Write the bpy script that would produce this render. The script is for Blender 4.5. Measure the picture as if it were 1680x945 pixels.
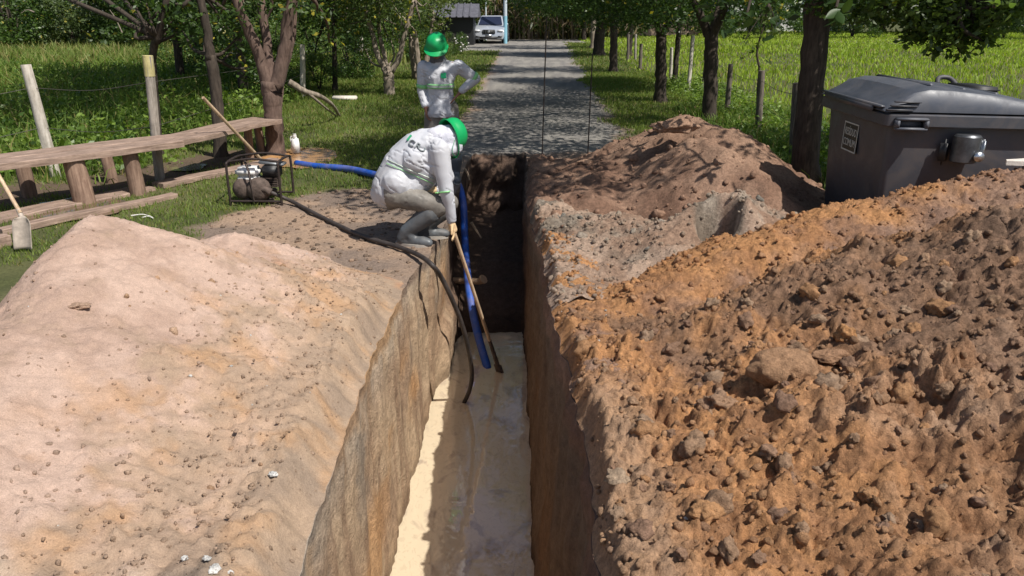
import bpy, bmesh, math, random
import numpy as np
from mathutils import Vector, Matrix
from math import radians as R, sin, cos, pi

random.seed(7); RNG = np.random.default_rng(7)
S = bpy.context.scene
for o in list(bpy.data.objects): bpy.data.objects.remove(o)

# ------------------------------------------------------------------ camera, sky, sun, exposure
CAMH = 1.9; PITCH = R(19.7); YAW = R(0.95); FPX = 1270.0
cam_d = bpy.data.cameras.new('camera'); cam = bpy.data.objects.new('camera', cam_d)
S.collection.objects.link(cam); S.camera = cam
cam.location = (0, 0, CAMH); cam.rotation_euler = (pi/2 - PITCH, 0, YAW)
cam_d.sensor_width = 36; cam_d.lens = 36*FPX/1680; cam_d.clip_start = 0.05; cam_d.clip_end = 2000

SUN = Vector((0.54, -0.44, 1.0)).normalized()
W = bpy.data.worlds.new('World'); S.world = W; W.use_nodes = True
nt = W.node_tree; bg = nt.nodes['Background']
sky = nt.nodes.new('ShaderNodeTexSky'); sky.sky_type = 'NISHITA'; sky.sun_disc = False
sky.sun_elevation = math.asin(SUN.z); sky.sun_rotation = math.atan2(SUN.x, SUN.y)
sky.air_density = 1.0; sky.dust_density = 1.5; sky.ozone_density = 1.0
nt.links.new(sky.outputs[0], bg.inputs[0]); bg.inputs[1].default_value = 0.085
sl = bpy.data.lights.new('sun', 'SUN'); so = bpy.data.objects.new('sun', sl); S.collection.objects.link(so)
sl.energy = 4.9; sl.angle = R(0.55); sl.color = (1.0, 0.955, 0.88)
so.rotation_euler = SUN.to_track_quat('Z', 'Y').to_euler(); so.location = (20, -20, 30)
S.view_settings.view_transform = 'Standard'; S.view_settings.look = 'None'
S.view_settings.exposure = 0.12; S.view_settings.gamma = 1; S.view_settings.use_curve_mapping = False
S.render.resolution_x = 1024; S.render.resolution_y = 576

# ------------------------------------------------------------------ pixel -> place helpers (photo pixels, 1680x945)
_fw = np.array([-sin(YAW)*cos(PITCH), cos(YAW)*cos(PITCH), -sin(PITCH)])
_rt = np.array([cos(YAW), sin(YAW), 0.0]); _up = np.cross(_rt, _fw)
def ray(px, py): return _fw + _rt*(px-840)/FPX - _up*(py-472.5)/FPX
def U(px, py, z=0.0):                 # point at height z seen at that pixel
    d = ray(px, py); t = (z-CAMH)/d[2]; return Vector((d[0]*t, d[1]*t, z))
def UY(px, py, y):                    # point at depth y seen at that pixel
    d = ray(px, py); t = y/d[1]; return Vector((d[0]*t, y, CAMH+d[2]*t))

# ------------------------------------------------------------------ noise
_P = RNG.permutation(256); _P = np.concatenate([_P, _P, _P])
_G = RNG.normal(size=(256, 3)); _G /= np.linalg.norm(_G, axis=1)[:, None]
def perlin(x, y, z=0.0):
    x, y, z = np.broadcast_arrays(np.asarray(x, float), np.asarray(y, float), np.asarray(z, float))
    xi = np.floor(x).astype(int); yi = np.floor(y).astype(int); zi = np.floor(z).astype(int)
    xf, yf, zf = x-xi, y-yi, z-zi
    u, v, w = [t*t*t*(t*(t*6-15)+10) for t in (xf, yf, zf)]
    out = 0
    for dx in (0, 1):
        for dy in (0, 1):
            for dz in (0, 1):
                h = _P[_P[_P[(xi+dx) & 255]+((yi+dy) & 255)]+((zi+dz) & 255)]
                g = _G[h]
                dot = g[..., 0]*(xf-dx)+g[..., 1]*(yf-dy)+g[..., 2]*(zf-dz)
                out = out + dot*(u if dx else 1-u)*(v if dy else 1-v)*(w if dz else 1-w)
    return out*1.6
def fbm(x, y, z=0.0, o=4, g=.5):
    a, s, t = 0, 1.0, 1.0
    for i in range(o):
        a = a+s*perlin(np.asarray(x)*t+i*17.3, np.asarray(y)*t+i*5.1, np.asarray(z)*t+i*3.7); s *= g; t *= 2.03
    return a
def sst(a, b, x): t = np.clip((np.asarray(x, float)-a)/(b-a), 0, 1); return t*t*(3-2*t)
def mix(a, b, t): t = np.asarray(t)[..., None]; return np.asarray(a)*(1-t)+np.asarray(b)*t

def ridge(X, Y, pts, slope, r0=.12):
    h = np.full(X.shape, -9.0)
    for (ax, ay, ah), (bx, by, bh) in zip(pts[:-1], pts[1:]):
        dx, dy = bx-ax, by-ay; L2 = dx*dx+dy*dy+1e-9
        t = np.clip(((X-ax)*dx+(Y-ay)*dy)/L2, 0, 1); d = np.hypot(X-ax-t*dx, Y-ay-t*dy)
        h = np.maximum(h, ah+(bh-ah)*t-slope*(np.sqrt(d*d+r0*r0)-r0))
    return h

# ------------------------------------------------------------------ object helpers
def link(o): S.collection.objects.link(o); return o
def tag(o, label=None, cat=None, group=None, kind=None):
    if label: o['label'] = label
    if cat: o['category'] = cat
    if group: o['group'] = group
    if kind: o['kind'] = kind
    return o
def empty(name, loc=(0, 0, 0), label=None, cat=None, group=None, rz=0):
    o = link(bpy.data.objects.new(name, None)); o.location = loc; o.rotation_euler = (0, 0, rz)
    o.empty_display_size = .1
    return tag(o, label, cat, group)
def rawmesh(name, V, F, col=None, mat=None, smooth=True):
    """V (n,3); F list of int arrays (m,3) or (m,4)"""
    me = bpy.data.meshes.new(name); V = np.asarray(V, dtype=np.float32)
    if isinstance(F, np.ndarray): F = [F]
    F = [np.asarray(f) for f in F if len(f)]
    me.vertices.add(len(V)); me.vertices.foreach_set('co', V.ravel())
    nl = sum(f.size for f in F); me.loops.add(nl)
    me.loops.foreach_set('vertex_index', np.concatenate([f.ravel() for f in F]).astype(np.int32))
    tot = np.concatenate([np.full(len(f), f.shape[1]) for f in F]).astype(np.int32)
    me.polygons.add(len(tot)); st = np.concatenate([[0], np.cumsum(tot)[:-1]]).astype(np.int32)
    me.polygons.foreach_set('loop_start', st); me.polygons.foreach_set('loop_total', tot)
    if smooth: me.polygons.foreach_set('use_smooth', np.ones(len(tot), bool))
    me.update(calc_edges=True); me.validate()
    if col is not None:
        a = me.color_attributes.new('col', 'FLOAT_COLOR', 'POINT')
        c = np.ones((len(V), 4), np.float32); c[:, :3] = col; a.data.foreach_set('color', c.ravel())
    if mat: me.materials.append(mat)
    return me
def obj(name, me, parent=None, loc=None):
    o = link(bpy.data.objects.new(name, me))
    if parent: o.parent = parent
    if loc is not None: o.location = loc
    return o
def bmobj(name, bm, mat, parent=None, smooth=True, auto=None):
    me = bpy.data.meshes.new(name); bmesh.ops.recalc_face_normals(bm, faces=bm.faces[:]); bm.to_mesh(me); bm.free()
    if mat: me.materials.append(mat)
    if smooth: me.polygons.foreach_set('use_smooth', np.ones(len(me.polygons), bool))
    if auto is not None and smooth: me.set_sharp_from_angle(angle=R(auto))
    return obj(name, me, parent)
def box(bm, c, s, rot=None, bev=0.0, taper=None):
    r = bmesh.ops.create_cube(bm, size=1); vs = r['verts']
    for v in vs:
        k = 1.0
        if taper is not None and v.co.z < 0: k = taper
        v.co = Vector((v.co.x*s[0]*k, v.co.y*s[1]*k, v.co.z*s[2]))
    if bev > 0:
        es = list({e for v in vs for e in v.link_edges})
        q = bmesh.ops.bevel(bm, geom=es, offset=bev, segments=2, affect='EDGES'); vs = list({v for f in q['faces'] for v in f.verts} | {v for v in vs if v.is_valid})
        seen = set(); stack = [vs[0]]
        while stack:
            v = stack.pop()
            if v in seen: continue
            seen.add(v); stack += [e.other_vert(v) for e in v.link_edges]
        vs = list(seen)
    M = Matrix.Translation(c) @ (rot.to_4x4() if rot is not None else Matrix())
    for v in vs: v.co = M @ v.co
    return vs
def tube(bm, pts, rad, seg=8, cap=True, wob=0.0, flat=1.0):
    pts = [Vector(p) for p in pts]; n = len(pts)
    if not hasattr(rad, '__len__'): rad = [rad]*n
    up = Vector((.13, .21, 1)).normalized(); rings = []
    for i, p in enumerate(pts):
        t = (pts[min(i+1, n-1)]-pts[max(i-1, 0)]).normalized()
        if abs(t.dot(up)) > .97: up = Vector((1, .1, 0)).normalized()
        a = t.cross(up).normalized(); b = a.cross(t).normalized(); up = b if i else up
        ring = []
        for k in range(seg):
            an = 2*pi*k/seg; rr = rad[i]*(1+random.uniform(-wob, wob))
            ring.append(bm.verts.new(p+a*cos(an)*rr+b*sin(an)*rr*flat))
        rings.append(ring)
    for i in range(n-1):
        for k in range(seg):
            bm.faces.new((rings[i][k], rings[i][(k+1) % seg], rings[i+1][(k+1) % seg], rings[i+1][k]))
    if cap:
        bm.faces.new(rings[0][::-1]); bm.faces.new(rings[-1])
def smoothpath(pts, n=8):
    P = [Vector(p) for p in pts]; P = [2*P[0]-P[1]]+P+[2*P[-1]-P[-2]]; out = []
    for i in range(1, len(P)-2):
        for k in range(n):
            t = k/n; a, b, c, d = P[i-1:i+3]
            out.append(.5*((2*b)+(c-a)*t+(2*a-5*b+4*c-d)*t*t+(3*b-a-3*c+d)*t**3))
    out.append(P[-2]); return out
def tubeobj(name, pts, rad, mat, parent=None, seg=8, **k):
    bm = bmesh.new(); tube(bm, pts, rad, seg, **k); return bmobj(name, bm, mat, parent, auto=50)
def lathe(bm, prof, seg=20, M=Matrix()):
    rings = [[bm.verts.new(M @ Vector((r*cos(2*pi*k/seg), r*sin(2*pi*k/seg), z))) for k in range(seg)] for r, z in prof]
    for i in range(len(rings)-1):
        for k in range(seg): bm.faces.new((rings[i][k], rings[i][(k+1) % seg], rings[i+1][(k+1) % seg], rings[i+1][k]))
    bm.faces.new(rings[0][::-1]); bm.faces.new(rings[-1])
def blob(name, caps, mat, parent, voxel=.012, smooth=3, wr=0.0, wrs=12, cut=None):
    """one continuous surface from tapered capsules (p0, r0, p1, r1), voxel remeshed"""
    bm = bmesh.new()
    for p0, r0, p1, r1 in caps:
        p0 = Vector(p0); p1 = Vector(p1); L = (p1-p0).length
        for p, r in ((p0, r0), (p1, r1)): bmesh.ops.create_icosphere(bm, subdivisions=2, radius=r, matrix=Matrix.Translation(p))
        if L > 1e-4:
            q = (p1-p0).to_track_quat('Z', 'Y').to_matrix().to_4x4()
            bmesh.ops.create_cone(bm, cap_ends=True, segments=16, radius1=r0, radius2=r1, depth=L, matrix=Matrix.Translation((p0+p1)/2) @ q)
    me = bpy.data.meshes.new('tmp'); bm.to_mesh(me); bm.free(); o = link(bpy.data.objects.new('tmp', me))
    m = o.modifiers.new('r', 'REMESH'); m.mode = 'VOXEL'; m.voxel_size = voxel
    m = o.modifiers.new('s', 'SMOOTH'); m.iterations = smooth; m.factor = .5
    dg = bpy.context.evaluated_depsgraph_get(); ne = bpy.data.meshes.new_from_object(o.evaluated_get(dg)); bpy.data.objects.remove(o)
    n = len(ne.vertices); co = np.empty(n*3, np.float32); ne.vertices.foreach_get('co', co); co = co.reshape(-1, 3)
    if wr > 0:
        no = np.empty(n*3, np.float32); ne.vertices.foreach_get('normal', no); no = no.reshape(-1, 3)
        ax_ = co[:, 0]*.6+co[:, 2]; q = fbm(ax_*wrs*1.3, (co[:, 0]-co[:, 2]*.6)*wrs*.45, co[:, 1]*wrs*.6, 3); cr_ = np.exp(-(q/.07)**2); q2 = fbm(co[:, 0]*wrs, co[:, 1]*wrs, co[:, 2]*wrs, 2); co = co+no*((.25*q2*wr*.5)-cr_*wr*.36*np.clip(.5+1.2*q2, 0, 1.3))[:, None]
        ne.vertices.foreach_set('co', co.ravel())
    ne.name = name; ne.materials.clear(); ne.materials.append(mat)
    ne.polygons.foreach_set('use_smooth', np.ones(len(ne.polygons), bool)); ne.update()
    if cut:
        bm = bmesh.new(); bm.from_mesh(ne); bmesh.ops.delete(bm, geom=[v for v in bm.verts if cut(v.co)], context='VERTS'); bm.to_mesh(ne); bm.free()
    return obj(name, ne, parent)
def copytree(o, parent=None):
    c = o.copy(); link(c); c.parent = parent
    for ch in o.children: copytree(ch, c)
    return c

# ------------------------------------------------------------------ materials
def newmat(name):
    m = bpy.data.materials.new(name); m.use_nodes = True; n = m.node_tree; return m, n, n.nodes['Principled BSDF']
def N(n, t, **k):
    x = n.nodes.new(t)
    for a, b in k.items():
        if a in ('data_type', 'blend_type', 'attribute_name', 'operation', 'feature', 'distance', 'noise_dimensions', 'wave_type', 'bands_direction'): setattr(x, a, b)
        else: x.inputs[a].default_value = b
    return x
def noise(n, vec, scale, det=5, rough=.6, dist=0):
    x = N(n, 'ShaderNodeTexNoise', Scale=scale, Detail=det, Roughness=rough, Distortion=dist); n.links.new(vec, x.inputs['Vector']); return x.outputs['Fac']
def ramp(n, fac, a, b, ca, cb):
    r = n.nodes.new('ShaderNodeValToRGB'); n.links.new(fac, r.inputs[0]); e = r.color_ramp.elements
    e[0].position = a; e[1].position = b; e[0].color = (*ca, 1); e[1].color = (*cb, 1); return r.outputs[0]
def mulc(n, a, b, f=1.0, mode='MULTIPLY'):
    x = n.nodes.new('ShaderNodeMix'); x.data_type = 'RGBA'; x.blend_type = mode; x.inputs[0].default_value = f
    n.links.new(a, x.inputs[6]); n.links.new(b, x.inputs[7]); return x.outputs[2]
def bump(n, p, layers, vec):
    prev = None
    for sc, st, dist in layers:
        b = N(n, 'ShaderNodeBump', Strength=st, Distance=dist); n.links.new(noise(n, vec, sc, 6, .65), b.inputs['Height'])
        if prev: n.links.new(prev.outputs[0], b.inputs['Normal'])
        prev = b
    n.links.new(prev.outputs[0], p.inputs['Normal'])
def soil(name, rough=.95, lo=.62, hi=1.3, scale=40, layers=((30, .5, .02), (140, .6, .006))):
    m, n, p = newmat(name); a = N(n, 'ShaderNodeAttribute', attribute_name='col'); g = n.nodes.new('ShaderNodeNewGeometry')
    c = ramp(n, noise(n, g.outputs['Position'], scale, 8, .7), .3, .72, (lo,)*3, (hi,)*3)
    c2 = ramp(n, noise(n, g.outputs['Position'], scale*7, 3, .6), .3, .7, (.8,)*3, (1.15,)*3)
    n.links.new(mulc(n, mulc(n, a.outputs['Color'], c), c2), p.inputs['Base Color'])
    p.inputs['Roughness'].default_value = rough; p.inputs['Specular IOR Level'].default_value = .2
    bump(n, p, layers, g.outputs['Position']); return m
def plain(name, c, rough=.5, metal=0, var=.15, scale=20, bumps=None, spec=.5, coat=0):
    m, n, p = newmat(name); g = n.nodes.new('ShaderNodeTexCoord'); v = g.outputs['Object']
    k = ramp(n, noise(n, v, scale, 6, .65), .3, .7, tuple(x*(1-var) for x in c), tuple(min(1, x*(1+var)) for x in c))
    n.links.new(k, p.inputs['Base Color']); p.inputs['Roughness'].default_value = rough; p.inputs['Metallic'].default_value = metal
    p.inputs['Specular IOR Level'].default_value = spec; p.inputs['Coat Weight'].default_value = coat
    if bumps: bump(n, p, bumps, v)
    return m
def wood(name, c1, c2, stretch=(1, 12, 12), sc=3, rough=.8):
    m, n, p = newmat(name); g = n.nodes.new('ShaderNodeTexCoord'); mp = n.nodes.new('ShaderNodeMapping'); mp.inputs['Scale'].default_value = stretch
    n.links.new(g.outputs['Object'], mp.inputs[0]); f = noise(n, mp.outputs[0], sc, 8, .65, .4)
    f2 = noise(n, g.outputs['Object'], 4, 5, .7)
    n.links.new(mulc(n, ramp(n, f, .3, .7, c1, c2), ramp(n, f2, .3, .7, (.65,)*3, (1.2,)*3)), p.inputs['Base Color'])
    b = N(n, 'ShaderNodeBump', Strength=.6, Distance=.006); n.links.new(f, b.inputs['Height']); n.links.new(b.outputs[0], p.inputs['Normal'])
    p.inputs['Roughness'].default_value = rough; return m
def leafmat(name, rough=.5, trans=.35, spec=.4):
    m, n, p = newmat(name); a = N(n, 'ShaderNodeAttribute', attribute_name='col')
    n.links.new(a.outputs['Color'], p.inputs['Base Color']); p.inputs['Roughness'].default_value = rough; p.inputs['Specular IOR Level'].default_value = spec
    t = n.nodes.new('ShaderNodeBsdfTranslucent'); b = N(n, 'ShaderNodeMix', data_type='RGBA', blend_type='MULTIPLY'); b.inputs[0].default_value = 1
    n.links.new(a.outputs['Color'], b.inputs[6]); b.inputs[7].default_value = (1.5, 1.6, .6, 1); n.links.new(b.outputs[2], t.inputs[0])
    ms = n.nodes.new('ShaderNodeMixShader'); ms.inputs[0].default_value = trans
    n.links.new(p.outputs[0], ms.inputs[1]); n.links.new(t.outputs[0], ms.inputs[2])
    n.links.new(ms.outputs[0], n.nodes['Material Output'].inputs[0]); return m

M_ground = soil('ground_soil', layers=((12, .5, .03), (70, .6, .01), (300, .4, .003)))
M_sand = soil('sand_soil', lo=.84, hi=1.12, scale=30, layers=((40, .6, .012), (110, .7, .007), (300, .5, .003)))
M_clod = soil('clod_soil', lo=.55, hi=1.35, scale=34, layers=((50, .9, .02), (150, .9, .009), (420, .6, .003)))
M_wallsoil = soil('wall_soil', lo=.62, hi=1.25, scale=16, layers=((12, .6, .035), (50, .8, .015), (180, .6, .005)))
M_leaf = leafmat('leaf', .42, .35)
M_grass = leafmat('grass_blade', .55, .35, .25)
M_bark = wood('dark_bark', (.025, .018, .013), (.095, .072, .054), (9, 9, 1.5), 4, .95)
M_barkred = wood('reddish_bark', (.075, .045, .035), (.20, .135, .105), (9, 9, 1.5), 4, .95)
M_barkpale = wood('pale_bark', (.13, .10, .08), (.42, .35, .27), (7, 7, 1.5), 3, .95)
M_post = wood('weathered_post', (.20, .17, .14), (.48, .43, .37), (14, 14, 1.2), 3, .95)
M_postd = wood('dark_weathered_post', (.08, .065, .05), (.24, .20, .165), (14, 14, 1.2), 3, .95)
M_postw = wood('whitewashed_post', (.42, .37, .30), (.74, .68, .60), (14, 14, 1.5), 3, .95)
M_plank = wood('reddish_plank', (.17, .11, .08), (.46, .33, .26), (1.2, 14, 14), 3, .85)
M_log = wood('brown_log', (.14, .08, .055), (.37, .25, .18), (12, 12, 1.2), 3, .9)
M_handle = wood('wooden_handle', (.40, .26, .15), (.72, .54, .37), (14, 14, 1.2), 3, .6)
M_blade = plain('muddy_steel', (.45, .38, .32), .7, .2, .3, 15)
M_rust = plain('dark_iron', (.06, .045, .04), .6, .6, .4, 30)
M_bin = plain('bin_plastic', (.060, .064, .078), .42, 0, .16, 3, ((60, .12, .002),), .5)
M_binlid = plain('bin_lid_plastic', (.075, .083, .105), .38, 0, .14, 3, ((60, .12, .002),), .5)
M_chrome = plain('worn_zinc', (.55, .57, .6), .3, .9, .3, 25)
M_stick = plain('label_dark', (.02, .022, .02), .5, 0, .1)
M_white = plain('label_white', (.55, .56, .52), .5, 0, .1)
M_shirt = plain('shirt_cloth', (.53, .54, .58), .9, 0, .05, 9, ((90, .3, .002), (5, .12, .012)), .2)
M_pants = plain('trouser_cloth', (.20, .185, .165), .95, 0, .35, 7, ((50, .4, .005),), .2)
M_hood = plain('hood_cloth', (.58, .58, .64), .95, 0, .12, 9, ((40, .5, .01),), .2)
M_hoodd = plain('dark_hood_cloth', (.12, .12, .13), .95, 0, .3, 9, ((40, .5, .01),), .2)
M_hat = plain('green_helmet', (.005, .34, .10), .42, 0, .08, 4, None, .5)
M_reflect = plain('green_tape', (.26, .62, .24), .5, 0, .08)
M_silver = plain('silver_tape', (.45, .50, .45), .4, 0, .08)
M_green = plain('green_print', (.01, .30, .13), .8, 0, .1)
M_grey = plain('grey_print', (.20, .23, .24), .8, 0, .1)
M_skin = plain('brown_skin', (.24, .11, .07), .6, 0, .1, 12)
M_glove = plain('leather_glove', (.72, .50, .28), .85, 0, .25, 14, ((60, .5, .004),))
M_boot = plain('grey_rubber', (.10, .11, .12), .3, 0, .25, 9)
M_sole = plain('pale_sole', (.42, .38, .33), .8, 0, .2, 9)
M_blue = plain('blue_hose', (.012, .085, .42), .4, 0, .25, 9)
M_blackh = plain('black_hose', (.05, .04, .036), .6, 0, .6, 6, ((40, .4, .004),))
M_tank = plain('white_tank', (.72, .70, .68), .5, 0, .12)
M_muddy = plain('muddy_casting', (.11, .08, .065), .85, .1, .5, 18, ((50, .6, .01),))
M_black = plain('black_plastic', (.02, .02, .022), .5, 0, .2)
M_car = plain('car_paint', (.55, .58, .63), .25, .35, .03, 2, None, .5, .8)
M_glass = plain('dark_glass', (.02, .025, .05), .08, 0, .1, 2, None, .8)
M_lamp = plain('headlamp_lens', (.75, .77, .8), .15, 0, .05)
M_tyre = plain('tyre_rubber', (.02, .02, .02), .9)
M_rim = plain('alloy_rim', (.4, .4, .42), .35, .8)
M_bottle = plain('white_plastic', (.80, .80, .78), .4, 0, .04)
M_pipe = plain('clay_pipe', (.55, .36, .22), .8, 0, .2, 20)
M_conc = plain('pale_concrete', (.68, .62, .55), .9, 0, .2, 14, ((40, .5, .01),))
M_wallw = plain('white_render', (.62, .62, .60), .9, 0, .08, 3)
M_brickw = plain('bare_block_wall', (.42, .30, .23), .9, 0, .25, 4, ((20, .4, .01),))
M_roof = plain('grey_roof', (.10, .10, .12), .8, 0, .3, 5)
M_pole = plain('pole_paint', (.55, .62, .68), .6, 0, .1)
M_poleb = plain('pale_blue_paint', (.25, .50, .62), .6, 0, .1)
M_pebble = plain('white_pebble', (.66, .63, .58), .7, 0, .2, 30)
M_wire = plain('rusty_wire', (.10, .09, .08), .7, .4, .2)

# ------------------------------------------------------------------ the lie of the land
TEND = 11.0; TBEG = 0.5; WATER = -1.5
def rimL(y): return -.86+.10*sst(5.7, 6.1, y)+.07*sst(4.4, 2.2, y)+.03*perlin(np.asarray(y)*1.7, 3.3)+.012*perlin(np.asarray(y)*6, 9.3)+.006*perlin(np.asarray(y)*17, 2.3)
def rimR(y): return .02+.14*sst(8.0, 5.2, y)+.10*sst(4.6, 3.0, y)+.035*perlin(np.asarray(y)*2.1, 8.3)+.025*perlin(np.asarray(y)*7, 1.3)
def botL(y): return -.84+.02*perlin(np.asarray(y)*1.5, 5.5)
def botR(y): return .06-.07*sst(5, 9, y)+.02*perlin(np.asarray(y)*1.5, 7.5)
def G(x, y):
    x = np.asarray(x, float); y = np.asarray(y, float)
    z = .012*fbm(x*1.3, y*1.3, 2.2, 3)
    near = sst(14, 10.5, y)
    z = z+near*.015*fbm(x*5, y*5, 4.1, 3)*sst(9, 2, np.abs(x))
    z = z+.12*sst(2.2, .2, x)*sst(-.1, .1, x)*sst(8.5, 4.2, y)          # the right bank stands a little proud
    z = z+.05*sst(-2.0, -1.0, x)*sst(-.6, -.8, x)*sst(5.2, 3.4, y)
    z = z+.10*sst(6, 12, x)*sst(6, 14, y)*fbm(x*.12, y*.12, .5, 2)
    return z
SHELL = [(-400, -150, 3), (-150, -60, 6), (-60, -20, 20), (-20, -9, 16), (-9, -4.5, 24), (-4.5, -.95, 80)]
def axis(segs): return np.concatenate([np.linspace(a, b, n, endpoint=False) for a, b, n in segs])
XL = axis(SHELL); XR = -axis(SHELL)[::-1]+0.0
fL = (XL+400)/(400-.95)                                            # 0..1 parameters
YS = np.concatenate([np.linspace(-300, -20, 6, endpoint=False), np.linspace(-20, .5, 22, endpoint=False), np.linspace(.5, .54, 4, endpoint=False),
                     np.linspace(.54, 2, 24, endpoint=False), np.linspace(2, 10.9, 210, endpoint=False), np.linspace(10.9, 11.06, 22, endpoint=False),
                     np.linspace(11.06, 20, 55, endpoint=False), np.linspace(20, 60, 45, endpoint=False), np.linspace(60, 150, 30, endpoint=False), np.linspace(150, 600, 10)])
NW, NF = 22, 12
def soilcol(x, y):
    """base colour of the ground sheet"""
    n1 = fbm(x*.9, y*.9, 1.1, 4); n2 = fbm(x*3.1, y*3.1, 7.1, 3)
    grassb = mix((.075, .085, .032), (.12, .12, .05), sst(-.5, .6, n1))
    dirt = mix((.36, .25, .175), (.22, .165, .13), sst(-.45, .35, n1+.5*n2))
    dirt = mix(dirt, np.broadcast_to((.13, .09, .065), dirt.shape), benchmud(x, y))
    orange = np.array((.50, .30, .15))
    road = mix((.205, .192, .178), (.29, .27, .24), sst(-.5, .6, n2+n1*.5))
    c = mix(dirt, grassb, grassmask(x, y))
    c = mix(c, np.broadcast_to(orange, c.shape), sst(-2.6, -1.6, x)*sst(-.5, -.9, x)*sst(5.4, 4.9, y)*sst(-.5, .2, n1+.3)*.75)
    sandy = sst(-3.9, -2.6, x)*sst(-.9, -1.5, x)*sst(5.6, 5.0, y)
    c = mix(c, np.broadcast_to((.62, .45, .34), c.shape), sandy*.8)
    gb = sst(-.3, -.8, x)*sst(3.0, 2.2, y+.35*x+.3+.3*n1)                        # gravelly grey-white corner
    c = mix(c, mix((.36, .30, .24), (.46, .42, .36), sst(-.3, .4, n2)), gb)
    c = mix(c, road, roadmask(x, y))
    right = sst(-.1, .2, x)*sst(3.4, 2.8, x+.3*n1)*sst(10.9, 10.2, y+.3*n1)
    c = mix(c, mix((.20, .12, .085), (.34, .23, .17), sst(-.4, .5, n1)), right)
    pud = np.exp(-(((x+3.15)/.55)**2+((y-10.6)/.8)**2))
    c = mix(c, np.broadcast_to((.46, .25, .10), c.shape), sst(.3, .6, pud+.15*n2))
    return c
def benchmud(x, y):
    n = .25*fbm(x*1.5, y*1.5, 12.3, 3)
    d = ridge(np.asarray(x, float)+0*np.asarray(y), np.asarray(y, float), [(-6.5, 7.6, 1), (-5.2, 8.6, 1), (-4.35, 9.8, 1), (-3.9, 10.7, 1)], 1.0, .01)
    return sst(.35, .6, d+n)
def roadmask(x, y):
    n = .34*fbm(x*.9, y*.9, 3.3, 4)
    l = -1.15+.0*y; r = 1.45+.03*np.clip(y-12, 0, 40)
    m = sst(-.2, .2, x-l+n)*sst(-.2, .2, r-x+n)*sst(10.7, 11.1, y+n)*sst(55, 54, y)
    m = np.maximum(m, sst(50.5, 51.5, y+n)*sst(58, 57, y)*sst(-8, -7, x)*sst(30, 29, x))
    m = np.maximum(m, sst(40, 41, y+n)*sst(54, 53, y)*sst(-3.9, -3.5, x+n)*sst(0, -.6, x))
    return m
def grassmask(x, y):
    n = .35*fbm(x*1.1, y*1.1, 6.3, 4)
    # left dirt apron: between the bench lawn and the trench
    edge = -1.35-.28*np.clip(9.6-y, 0, 5)-.95*sst(9.4, 7.5, y)-1.2*sst(6.6, 5.6, y)
    edge = np.maximum(edge, -2.7-.25*np.clip(y-5.5, 0, 3))
    left = sst(.12, -.12, x-edge+n)
    left = np.where(y > 9.8, sst(.15, -.15, x+1.25+n*.7-.25*(y < 12)), left)
    right = sst(2.6, 2.9, x+n+(y > 10.3)*1.2*sst(10.3, 10.9, y))
    m = np.where(x < -.3, left, right)*1.0; m = np.maximum(m, sst(57, 59, y))
    m = np.clip(m, 0, 1)*(1-roadmask(x, y))*(1-.93*benchmud(x, y))
    pud = np.exp(-(((x+3.15)/.55)**2+((y-10.6)/.8)**2)); return m*(1-sst(.3, .55, pud))

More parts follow.
